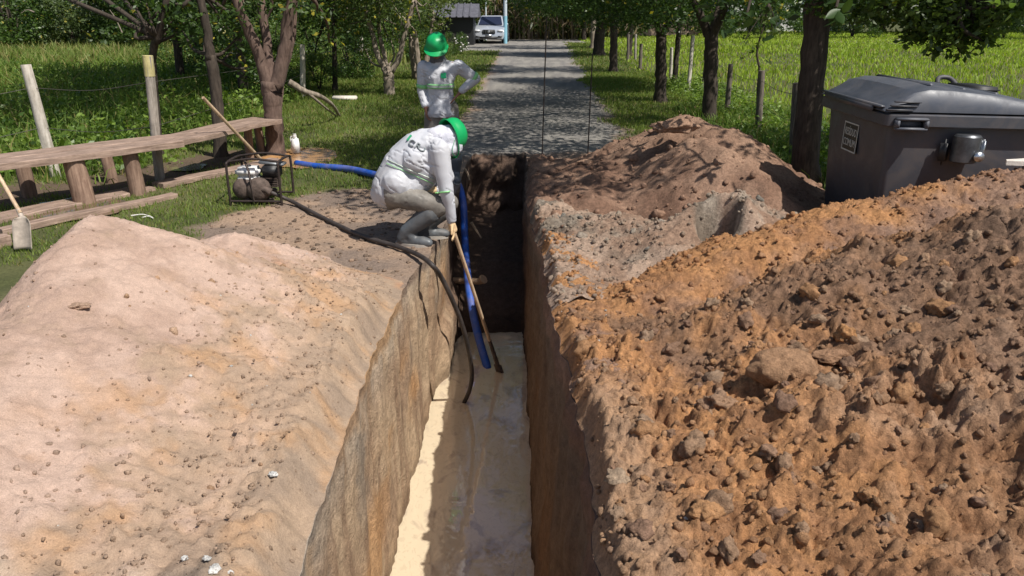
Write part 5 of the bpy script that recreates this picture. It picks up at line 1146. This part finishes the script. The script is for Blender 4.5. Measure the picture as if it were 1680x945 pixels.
# ------------------------------------------------------------------ car, pole, houses, motorcycle
def car():
    p = U(802, 72); root = empty('parked_car', p, 'silver SUV parked facing the camera at the far left of the road', 'car'); w, l = .94, 4.5
    secs = [(0, .82, .30, .62, .70), (.08, .92, .26, .80, .78), (.5, .94, .26, .98, .82), (1.15, .94, .26, 1.06, .82), (1.2, .94, .26, 1.07, .82), (4.2, .92, .28, 1.05, .8), (4.45, .84, .35, .95, .74)]
    def ringy(y, ww, z0, z1, tw): 
        return [Vector(q) for q in ((-ww*.92, y, z0), (ww*.92, y, z0), (ww, y, z0+.2), (ww, y, z1-.16), (ww*tw/.82, y, z1), (-ww*tw/.82, y, z1), (-ww, y, z1-.16), (-ww, y, z0+.2))]
    prism('body', [ringy(*s) for s in secs], M_car, root, 35, .03)
    cab = [(1.15, .80, .78, 1.07), (1.9, .80, .64, 1.62), (3.6, .80, .62, 1.62), (4.35, .78, .70, 1.06)]
    def c2(y, wb, wt, z): return [Vector(q) for q in ((-wb, y, 1.0), (wb, y, 1.0), (wt+.04, y, z-.06 if z > 1.1 else 1.03), (wt-.06, y, z if z > 1.1 else 1.04), (-wt+.06, y, z if z > 1.1 else 1.04), (-wt-.04, y, z-.06 if z > 1.1 else 1.03))]
    prism('cabin', [c2(*s) for s in cab], M_car, root, 30)
    def quadobj(name, pts, mat, th=.012):
        bm = bmesh.new(); f = bm.faces.new([bm.verts.new(q) for q in pts]); n = Vector(pts[1])-Vector(pts[0]); f.normal_update(); r = bmesh.ops.extrude_face_region(bm, geom=[f]); bmesh.ops.translate(bm, vec=f.normal*th, verts=[v for v in r['geom'] if isinstance(v, bmesh.types.BMVert)]); return bmobj(name, bm, mat, root, False)
    quadobj('windscreen', [(-.74, 1.14, 1.10), (.74, 1.14, 1.10), (.60, 1.80, 1.57), (-.60, 1.80, 1.57)], M_glass)
    for s in (-1, 1):
        pts = [(s*.835, 1.5, 1.09), (s*.835, 3.9, 1.09), (s*.69, 3.5, 1.50), (s*.69, 2.0, 1.50)]; quadobj('side_window', pts if s > 0 else pts[::-1], M_glass)
        bm = bmesh.new(); box(bm, (s*.70, .03, .76), (.34, .10, .12), None, .03); bmobj('headlight', bm, M_lamp, root)
        bm = bmesh.new(); box(bm, (s*1.0, 1.3, 1.12), (.18, .10, .13), None, .03); bmobj('mirror', bm, M_car, root)
        bm = bmesh.new(); box(bm, (s*.68, .0, .42), (.26, .08, .09), None, .02); bmobj('fog_lamp_recess', bm, M_black, root)
        for y in (.85, 3.6):
            bm = bmesh.new(); Mw = Matrix.Translation((s*.84, y, .35)) @ Matrix.Rotation(pi/2, 4, 'Y'); lathe(bm, [(.22, -.10), (.33, -.11), (.35, -.06), (.35, .08), (.33, .12), (.22, .12)], 24, Mw); wh = bmobj('wheel', bm, M_tyre, root)
            bm = bmesh.new(); lathe(bm, [(.05, -.125), (.22, -.115), (.22, .125), (.05, .13)], 18, Mw); bmobj('rim', bm, M_rim, wh, auto=30)
    bm = bmesh.new(); box(bm, (0, -.012, .70), (.78, .05, .25), None, .03); g = bmobj('grille', bm, M_black, root)
    for k in range(7): bm = bmesh.new(); box(bm, (-.3+k*.1, -.04, .70), (.012, .012, .20)); bmobj('grille_bar', bm, M_chrome, g, False)
    bm = bmesh.new(); lathe(bm, [(.055, 0), (.07, .004), (.07, .014), (.055, .018)], 16, Matrix.Translation((0, -.045, .70)) @ Matrix.Rotation(pi/2, 4, 'X')); bmobj('badge', bm, M_chrome, g)
    bm = bmesh.new(); box(bm, (0, -.03, .70), (.30, .012, .02), Matrix.Rotation(R(-40), 3, 'Y')); bmobj('badge_bar', bm, M_chrome, g, False)
    bm = bmesh.new(); box(bm, (0, -.0, .36), (1.1, .09, .12), None, .02); bmobj('lower_intake', bm, M_black, root)
    bm = bmesh.new(); box(bm, (0, -.05, .49), (.42, .015, .10), None, .004); bmobj('number_plate', bm, M_chrome, root)
    root.rotation_euler = (0, 0, R(-3))
car()
p = UY(829, 41, 50); root = empty('utility_pole', (p.x, p.y, 0), 'thin pale pole with light blue lower part right behind the car', 'pole')
tubeobj('pole_shaft', [(0, 0, 1.6), (0, 0, 6)], .11, M_pole, root, 12); tubeobj('painted_base', [(0, 0, -.1), (0, 0, 1.6)], .12, M_poleb, root, 12)
p = UY(797, 20, 56); tubeobj('thin_pole', [(0, 0, -.1), (0, 0, 6)], .06, M_pole, None, 8).location = (p.x, p.y, 0)
tag(bpy.data.objects['thin_pole'], 'thin grey pole rising behind the roof of the car', 'pole')
def house(x, y, w, dp, h, rh, mw, label, rz=0, wins=2, mroof=None):
    root = empty('house', (x, y, 0), label, 'house', None, rz)
    bm = bmesh.new(); box(bm, (0, 0, h/2), (w, dp, h)); wl = bmobj('wall', bm, mw, root, False)
    bm = bmesh.new(); a = [(-w/2-.3, -dp/2-.4, h), (w/2+.3, -dp/2-.4, h), (w/2+.3, 0, h+rh), (-w/2-.3, 0, h+rh)]; b = [(-w/2-.3, dp/2+.4, h), (w/2+.3, dp/2+.4, h)]
    v = [bm.verts.new(q) for q in a+b]; bm.faces.new((v[0], v[1], v[2], v[3])); bm.faces.new((v[3], v[2], v[5], v[4])); bm.faces.new((v[0], v[3], v[4])); bm.faces.new((v[1], v[5], v[2])); bm.faces.new((v[0], v[4], v[5], v[1])); rf_ = bmobj('roof', bm, mroof or M_roof, root, False)
    n = int(w/.35)
    for k in range(n):
        xx = -w/2+(k+.5)*w/n; o = tubeobj('roof_ridge', [(xx, -dp/2-.42, h+.02), (xx, 0, h+rh+.02)], .05, mroof or M_roof, rf_, 5)
    for k in range(wins):
        xx = -w/2+(k+.5)*w/wins; bm = bmesh.new(); box(bm, (xx, -dp/2-.01, h*.55), (1.0, .08, .9)); f = bmobj('window', bm, M_white, root, False); bm = bmesh.new(); box(bm, (xx, -dp/2-.055, h*.55), (.84, .02, .74)); bmobj('pane', bm, M_glass, f, False)
    return root
p = UY(757, 24, 48); house(p.x-.6, p.y+1, 2.6, 2.4, 1.55, .75, M_black, 'small dark shed with grey ribbed roof left of the car', 0, 0)
p = UY(1322, 24, 80); house(p.x, p.y, 7, 5, 3.2, 1.2, M_wallw, 'white house glimpsed behind the meadow tree line, right of centre', .1, 3)
p = UY(1222, 20, 82); house(p.x, p.y, 2.6, 4, 3.6, 1.0, M_wallw, 'narrow pale house between the trees left of the white house', 0, 1)
p = UY(1085, 40, 66); root = empty('block_wall', (p.x, p.y, 0), 'low bare pinkish block wall beyond the far fence posts', 'wall')
bw = bpy.data.meshes.new('block'); bm = bmesh.new(); box(bm, (0, 0, 0), (.385, .15, .185), None, .008); bm.to_mesh(bw); bm.free(); bw.materials.append(M_brickw)
bm = bmesh.new(); box(bm, (0, .05, .8), (6.0, .12, 1.6)); bmobj('mortar', bm, M_brickw, root, False)
for j in range(8):
    for i in range(15): o = obj('block', bw, root, (-2.8+i*.4+(.2 if j % 2 else 0)-.1, -.03, .1+j*.2))
def moto():
    p = U(914, 47); root = empty('motorcycle', p, 'small white faired motorcycle half hidden by plants at the road end', 'motorcycle', None, .25); s = 1.0
    for y, nm in ((0, 'wheel'), (1.25, 'wheel')):
        bm = bmesh.new(); Mw = Matrix.Translation((0, y, .3)) @ Matrix.Rotation(pi/2, 4, 'Y'); lathe(bm, [(.2, -.05), (.29, -.05), (.3, 0), (.29, .05), (.2, .05)], 20, Mw); bmobj(nm, bm, M_tyre, root)
    blob('fairing', [((0, .12, .75), .16, (0, .3, 1.0), .17), ((0, .2, .5), .12, (0, .12, .8), .16)], M_bottle, root, .03)
    blob('seat', [((0, .55, .8), .12, (0, 1.3, .85), .11)], M_black, root, .03)
    blob('engine', [((0, .5, .45), .16, (0, .9, .45), .15)], M_black, root, .03)
    tubeobj('handlebar', smoothpath([(-.36, .3, 1.08), (0, .2, 1.02), (.36, .3, 1.08)], 4), .018, M_black, root, 6)
    for x in (-1, 1):
        bm = bmesh.new(); box(bm, (x*.3, .22, 1.22), (.10, .03, .07), None, .01); bmobj('mirror', bm, M_black, root)
        tubeobj('fork', [(x*.09, .2, .9), (x*.09, 0, .3)], .02, M_chrome, root, 6)
moto()

# ------------------------------------------------------------------ people
def helmet(parent, c, axis, face, r=.128, hood=None):
    """axis: crown direction, face: direction of the peak"""
    a = Vector(axis).normalized(); f = Vector(face); f = (f-a*f.dot(a)).normalized(); s = f.cross(a).normalized()
    M = Matrix((s, f, a)).transposed().to_4x4(); M.translation = Vector(c)
    bm = bmesh.new(); prof = [(1.0, 0), (1.0, .25), (.97, .48), (.88, .74), (.70, .96), (.46, 1.08), (.22, 1.13), (.02, 1.14)]; seg = 32; rings = []
    for q, z in prof:
        ring = []
        for k in range(seg):
            an = 2*pi*k/seg; x, y = cos(an), sin(an); rr = r*q*(1+.10*y*y); rid = 1+(.035 if (abs(x) < .22 and .3 < z < 1.1) else 0); ring.append(bm.verts.new((x*rr*rid, y*rr*rid, z*r*rid)))
        rings.append(ring)
    for i in range(len(rings)-1):
        for k in range(seg): bm.faces.new((rings[i][k], rings[i][(k+1) % seg], rings[i+1][(k+1) % seg], rings[i+1][k]))
    bm.faces.new(rings[-1])
    ring0 = rings[0]; outer = []; outer2 = []
    for k in range(seg):
        an = 2*pi*k/seg; y = sin(an); ex = .014+.045*max(0, y)**1.6; v = ring0[k].co; n = Vector((v.x, v.y, 0)).normalized(); outer.append(bm.verts.new(v+n*ex+Vector((0, 0, -.010-.012*max(0, y)))))
        outer2.append(bm.verts.new(v+n*(ex-.002)+Vector((0, 0, -.018-.012*max(0, y)))))
    for k in range(seg):
        bm.faces.new((ring0[k], outer[k], outer[(k+1) % seg], ring0[(k+1) % seg])); bm.faces.new((outer[k], outer2[k], outer2[(k+1) % seg], outer[(k+1) % seg]))
    o = bmobj('helmet', bm, M_hat, parent, auto=60); o.matrix_local = M; sm = o.modifiers.new('s', 'SOLIDIFY'); sm.thickness = .004
    return o
def limbband(name, p0, p1, t0, t1, r0, r1, mat, parent, seg=16, flat=1.0):
    p0, p1 = Vector(p0), Vector(p1); bm = bmesh.new(); tube(bm, [p0.lerp(p1, t0), p0.lerp(p1, t1)], [r0, r1], seg, cap=False, flat=flat); o = bmobj(name, bm, mat, parent); s = o.modifiers.new('s', 'SOLIDIFY'); s.thickness = .003; return o
def boot(parent, ankle, toe_dir, sole_z, shaft_to, mat=M_boot, seed=0):
    a = Vector(ankle); d = Vector(toe_dir).normalized(); h = Vector((a.x, a.y, sole_z+.045))-d*.05; t = h+d*.19
    blob('boot', [(a, .062, Vector(shaft_to), .094), (a, .062, h+Vector((0, 0, .01)), .052), (h, .046, t, .048), (t, .048, t+d*.05+Vector((0, 0, -.006)), .040), (a, .055, h+d*.1+Vector((0, 0, .02)), .05)], mat, parent, .011, 2, .008, 16)
    s = d.cross(Vector((0, 0, 1))); bm = bmesh.new(); out = []
    for k in range(24):
        an = 2*pi*k/24; q = h+d*.10+d*cos(an)*.165+s*sin(an)*(.052+.006*cos(an)); out.append(bm.verts.new((q.x, q.y, sole_z+.028)))
    f = bm.faces.new(out); r = bmesh.ops.extrude_face_region(bm, geom=[f]); bmesh.ops.translate(bm, vec=(0, 0, -.028), verts=[v for v in r['geom'] if isinstance(v, bmesh.types.BMVert)]); bmobj('boot_sole', bm, M_sole, parent, auto=50)
def hand_caps(w, palm_dir, side, curl, L=.085, sgn=1):
    """palm + four fingers + thumb as capsules; side = direction across the knuckles, curl = direction the fingers bend to"""
    w = Vector(w); d = Vector(palm_dir).normalized(); s = Vector(side).normalized(); c = Vector(curl).normalized(); k = []
    for i, u in enumerate((-.030, -.010, .010, .030)):
        b = w+d*.02+s*u*.6; kn = w+d*L+s*u; fl = (.042, .048, .045, .036)[i]
        k.append((b, .016, kn, .0125)); m = kn+(d*.75+c*.65).normalized()*fl; k.append((kn, .0115, m, .0100)); k.append((m, .0098, m+(c*.95-d*.15).normalized()*fl*.85, .0085))
    tb = w+d*.025-s*.030*sgn; tm = tb+(d*.6-s*.6*sgn+c*.5).normalized()*.045; k.append((tb, .014, tm, .0115)); k.append((tm, .0112, tm+(d*.6+c*.8).normalized()*.032, .0095)); return k

def standing():
    b = U(727, 298); b.z = 0; P = empty('person', b, 'standing worker in grey long sleeved shirt and green helmet, hand on hip, looking down', 'person', 'workers at the trench', R(0))
    Z = lambda y: 1.72-(y-45)/149.0; X = lambda x: (x-727)/145.0
    hip = (.02, .03, .88); chest = (.0, .03, 1.22); neck = (-.01, .02, 1.38); head = (-.025, -.03, 1.50)
    shR, elR, wrR = (-.185, .03, 1.30), (-.215, .04, 1.04), (-.165, -.06, .86); shL, elL, wrL = (.205, .03, 1.31), (.395, .10, 1.17), (.215, -.01, 1.02)
    kR, aR = (-.10, -.02, .48), (-.12, .02, .10); kL, aL = (.12, -.01, .48), (.14, .04, .10)
    caps = [(hip, .12, chest, .13), (chest, .12, neck, .055), (neck, .052, (-.02, -.01, 1.45), .055), (head, .078, (head[0], head[1]+.02, head[2]+.05), .085), (head, .07, (head[0], head[1]-.03, head[2]-.065), .045),
            (shR, .05, elR, .038), (elR, .038, wrR, .026), (shL, .05, elL, .038), (elL, .038, wrL, .026), ((-.09, .03, .86), .085, kR, .06), (kR, .058, aR, .04), ((.11, .03, .86), .085, kL, .06), (kL, .058, aL, .04), (shR, .055, shL, .055),
            ((head[0], head[1]-.085, head[2]-.005), .016, (head[0], head[1]-.095, head[2]-.03), .019), ((head[0]-.078, head[1]+.01, head[2]), .018, (head[0]-.078, head[1]+.01, head[2]-.03), .014), ((head[0]+.078, head[1]+.01, head[2]), .018, (head[0]+.078, head[1]+.01, head[2]-.03), .014)]
    caps += [((head[0]-.022, head[1]-.080, head[2]-.062), .011, (head[0]+.022, head[1]-.080, head[2]-.062), .011), ((head[0]-.05, head[1]-.066, head[2]+.028), .013, (head[0]+.05, head[1]-.066, head[2]+.028), .013)]
    caps += hand_caps(wrR, (.1, -.1, -1), (0, 1, 0), (.7, -.2, -.5), .08, -1)
    caps += hand_caps(wrL, (-.55, -.5, -.6), (.2, -.5, .2), (-.5, -.2, -.6), .075, 1)
    blob('body', caps, M_skin, P, .0085, 3)
    for s in (-1, 1):
        bm = bmesh.new(); bmesh.ops.create_icosphere(bm, subdivisions=2, radius=.010, matrix=Matrix.Translation((head[0]+s*.03, head[1]-.076, head[2]+.005))); bmobj('eye', bm, M_black, P)
    ch = [((.01, .03, .86), .155, (.0, .03, 1.02), .145), ((0, .03, 1.02), .145, (0, .03, 1.20), .155), ((-.06, .03, 1.22), .125, (.06, .03, 1.22), .125), ((-.14, .03, 1.27), .085, (.15, .03, 1.28), .085), ((-.1, .03, 1.31), .06, (.1, .03, 1.32), .06), ((0, .03, .80), .175, (0, .03, .9), .16), ((-.06, .03, .79), .14, (.07, .03, .79), .14),
          (shR, .078, elR, .058), (elR, .058, Vector(wrR)+Vector((-.01, .02, .03)), .044), (shL, .078, elL, .06), (elL, .06, Vector(wrL)+Vector((.03, .0, .03)), .044), ((0, .02, 1.33), .075, (-.01, .01, 1.385), .066)]
    sh = blob('shirt', ch, M_shirt, P, .0085, 4, .034, 7)
    for v in sh.data.vertices:
        if v.co.z < .76: v.co.z = .76+(v.co.z-.76)*.08
    # reflective band round the belly
    bm = bmesh.new(); prof = [[], [], [], []]; seg = 36
    for j, z in enumerate((1.075, 1.088, 1.112, 1.125)):
        for k in range(seg):
            an = 2*pi*k/seg; prof[j].append(bm.verts.new((.0+.158*cos(an), .03+.156*sin(an), z)))
    fs = []
    for j in range(3):
        for k in range(seg): f = bm.faces.new((prof[j][k], prof[j][(k+1) % seg], prof[j+1][(k+1) % seg], prof[j+1][k])); f.material_index = 1 if j == 1 else 0
    o = bmobj('reflective_band', bm, M_reflect, P); o.data.materials.append(M_silver); o.modifiers.new('s', 'SOLIDIFY').thickness = .004
    limbband('sleeve_band', shL, elL, .80, .97, .069, .066, M_reflect, P); limbband('sleeve_band', shR, elR, .72, .88, .068, .066, M_reflect, P)
    o = obj('chest_emblem', None or text_mesh('❖', .01, M_green), P); bpy.data.objects.remove(o)
    bm = bmesh.new(); vs = [bm.verts.new((x, 0, z)) for x, z in ((-.028, -.03), (.0, -.036), (.03, -.03), (.026, 0), (.034, .02), (.012, .032), (-.004, .02), (-.02, .03), (-.034, .01))]; bm.faces.new(vs); o = bmobj('chest_emblem', bm, M_green, P, False); o.location = (.055, -.128, 1.225)
    tr = [((-.07, .03, .84), .125, (-.10, .0, .6), .105), ((-.10, .0, .6), .105, kR, .085), (kR, .085, (-.12, .02, .2), .075), ((.08, .03, .84), .125, (.11, .0, .6), .105), ((.11, .0, .6), .105, kL, .085), (kL, .085, (.14, .04, .2), .075)]
    blob('trousers', tr, M_pants, P, .013, 2, .03, 9)
    boot(P, aR, (-.25, -1, 0), 0, (-.12, .02, .26)); boot(P, aL, (.25, -1, 0), 0, (.14, .04, .26))
    # hood under the helmet, open at the face
    hc = [((head[0], head[1]+.03, head[2]), .094, (head[0], head[1]+.05, head[2]-.10), .085), ((head[0]-.03, .045, 1.36), .07, (head[0]+.04, .045, 1.36), .07), ((head[0]-.055, -.0, 1.43), .035, (head[0]+.055, -.0, 1.43), .035), ((-.04, -.045, 1.385), .03, (.02, -.045, 1.385), .03)]
    blob('hood', hc, M_hoodd, P, .011, 2, .015, 14)
    helmet(P, (head[0], head[1]+.005, head[2]+.035), (.03, -.52, 1), (-.05, -1, 0), .118)
standing()

def crouching():
    b = U(683, 403); b.z = .0; P = empty('person', b, 'crouching worker in white shirt and green helmet, seen from behind, reaching into the trench', 'person', 'workers at the trench')
    k_ = 1/188.0
    def L(px, py, dy=0.0): q = UY(px, py, b.y+dy)-b; return Vector(q)
    hipR, hipL = L(650, 318, .0), L(655, 318, .22); knR, knL = L(722, 338, -.02), L(738, 333, .26); anR, anL = L(668, 378, 0.0), L(695, 372, .22)
    sp1, sp2, sp3 = L(652, 300, .10), L(668, 262, .12), L(694, 234, .13); shR, shL = L(722, 247, -.03), L(700, 226, .32); nk = L(722, 222, .14); hd = L(738, 226, .14)
    elR, wrR = L(732, 312, -.06), L(741, 366, -.02); elL, wrL = L(735, 290, .34), L(708, 312, .17); hR = L(745, 382, 0)
    caps = [(hipR, .10, hipL, .10), (sp1, .11, sp2, .10), (sp2, .10, sp3, .09), (shR, .045, shL, .045), (sp3, .07, nk, .045), (nk, .045, hd, .08), (hd, .085, hd+Vector((.03, 0, -.05)), .07), (hd+Vector((.02, 0, -.08)), .05, hd+Vector((.05, 0, -.12)), .035),
            (shR, .048, elR, .036), (elR, .036, wrR, .026), (shL, .048, elL, .036), (elL, .036, wrL, .026), (hipR, .085, knR, .06), (knR, .055, anR, .04), (hipL, .085, knL, .06), (knL, .055, anL, .04)]
    blob('body', caps, M_skin, P, .010, 3)
    tip = U(822, 616, WATER-.05)-b; grip = L(746, 384, -.0); d = (tip-grip).normalized(); sid = d.cross(Vector((0, -1, 0))).normalized()
    g = hand_caps(wrR+Vector((0, 0, .0)), (grip-wrR), Vector((.0, .85, -.2)), (-.25, -.5, -.8), .075, 1); blob('glove', g+[(wrR-Vector((0, 0, .01)), .033, wrR+(grip-wrR)*.6, .034)], M_glove, P, .006, 2)
    g = hand_caps(wrL, (-1, -.5, .05), (0, .3, 1), (-.4, -.6, -.5), .07, 1); blob('glove', g+[(wrL+Vector((.03, .02, 0)), .034, wrL-Vector((.03, .02, 0)), .034)], M_glove, P, .006, 2)
    ch = [(L(640, 312, .10), .165, L(660, 270, .11), .165), (L(660, 270, .11), .165, L(690, 245, .13), .17), (L(690, 245, .13), .165, L(703, 236, .10), .12), (L(652, 300, .0), .135, L(650, 300, .22), .135), (L(682, 262, .02), .125, L(682, 255, .24), .12), (L(710, 262, .06), .13, L(690, 290, .1), .14), (L(690, 290, .1), .13, L(672, 305, .05), .12),
          (shR, .088, shL, .085), (shR, .086, elR, .062), (elR, .062, wrR+Vector((0, 0, .03)), .044), (shL, .08, elL, .06), (elL, .058, wrL+Vector((.04, .03, 0)), .043), (nk, .07, sp3, .12), (L(628, 318, .10), .11, L(640, 300, .10), .14), (L(636, 316, .02), .10, L(672, 326, -.02), .085), (L(660, 320, .0), .085, L(676, 326, .0), .06), (L(624, 322, .08), .06, L(624, 322, .18), .06)]
    sh = blob('shirt', ch, M_shirt, P, .0085, 4, .042, 6)
    tr = [(hipR, .125, hipL, .125), (hipR, .115, knR, .082), (hipL, .115, knL, .082), (knR, .08, anR.lerp(knR, .55), .072), (knL, .08, anL.lerp(knL, .5), .07), (L(640, 326, .1), .10, hipR, .11)]
    blob('trousers', tr, M_pants, P, .012, 2, .025, 9)
    boot(P, anR, (1, -.25, 0), 0, anR.lerp(knR, .72)); boot(P, anL, (1, .15, 0), 0, anL.lerp(knL, .7))
    # hood cloth wrapped round the head
    hc = [(hd+Vector((-.01, 0, 0)), .108, hd+Vector((.02, 0, -.06)), .095), (nk, .088, hd, .10), (L(712, 222, .1), .07, hd, .09), (nk+Vector((-.02, -.05, -.05)), .055, nk+Vector((.03, .05, -.03)), .06), (L(718, 250, .08), .05, L(738, 245, .06), .055)]
    blob('hood', hc, M_hood, P, .010, 2, .05, 11)
    h = helmet(P, hd+Vector((.0, .02, .015)), (.74, .60, .22), (.45, .3, -1), .124)
    tubeobj('chin_strap', smoothpath([hd+Vector((.05, -.12, .0)), hd+Vector((.03, -.13, -.10)), hd+Vector((.06, -.05, -.16))], 5), .0025, M_hat, P, 5)
    # bands and print laid on the shirt surface
    dg = bpy.context.evaluated_depsgraph_get()
    from mathutils.bvhtree import BVHTree
    bv = BVHTree.FromObject(sh, dg); camv = Vector((0, 0, CAMH))-b
    def on(px, py, lift=.007):
        d_ = Vector(ray(px, py)).normalized(); h_ = bv.ray_cast(camv, d_); return (h_[0]+h_[1]*lift) if h_[0] is not None else None
    def strip(name, pts, w, mat, flat=.25):
        q = [on(x, y) for x, y in pts]; q = [a for a in q if a is not None]
        if len(q) > 2: tubeobj(name, q, w, mat, P, 5)
    strip('back_band', [(637+i*3.0, 263+i*1.25+.0*i*i) for i in range(26)], .0045, M_silver); strip('back_band', [(635+i*3.0, 268+i*1.3) for i in range(26)], .003, M_reflect)
    strip('sleeve_band', [(714+i*1.5, 316-.1*i) for i in range(17)], .006, M_reflect)
    for k, (chr_, px, py, sz) in enumerate([('C', 676, 235, .075), ('F', 684, 240, .075), ('O', 691, 245, .085)]):
        p_ = on(px, py); 
        if p_ is None: continue
        nrm = bv.ray_cast(camv, Vector(ray(px, py)).normalized())[1]; o = obj('print_letter', text_mesh(chr_, sz, M_grey, .007), P)
        xa = (Vector((.75, .0, -.55))-nrm*Vector((.75, 0, -.55)).dot(nrm)).normalized(); Mm = Matrix((xa, nrm.cross(xa), nrm)).transposed().to_4x4(); Mm.translation = p_; o.matrix_local = Mm
    strip('print_leaf', [(669, 231), (671, 228), (673, 225), (675, 223)], .010, M_green)
    # tool
    T = empty('long_handled_tool', b+grip, 'long wooden handled scoop held by the crouching worker, its end in the muddy water', 'tool'); u = tip-grip
    tubeobj('handle', [-u.normalized()*.10, u*.5, u*.72], [.0165, .0165, .017], M_handle, T, 10); tubeobj('muddy_shaft', [u*.72, u*.92], [.018, .022], M_muddy, T, 10)
    bm = bmesh.new(); box(bm, u*.955, (.09, .03, .16), u.to_track_quat('Z', 'Y').to_matrix(), .012); bmobj('scoop', bm, M_muddy, T)
crouching()
print('TRIS', sum(len(o.data.polygons) for o in bpy.data.objects if o.type == 'MESH'), len(bpy.data.objects))
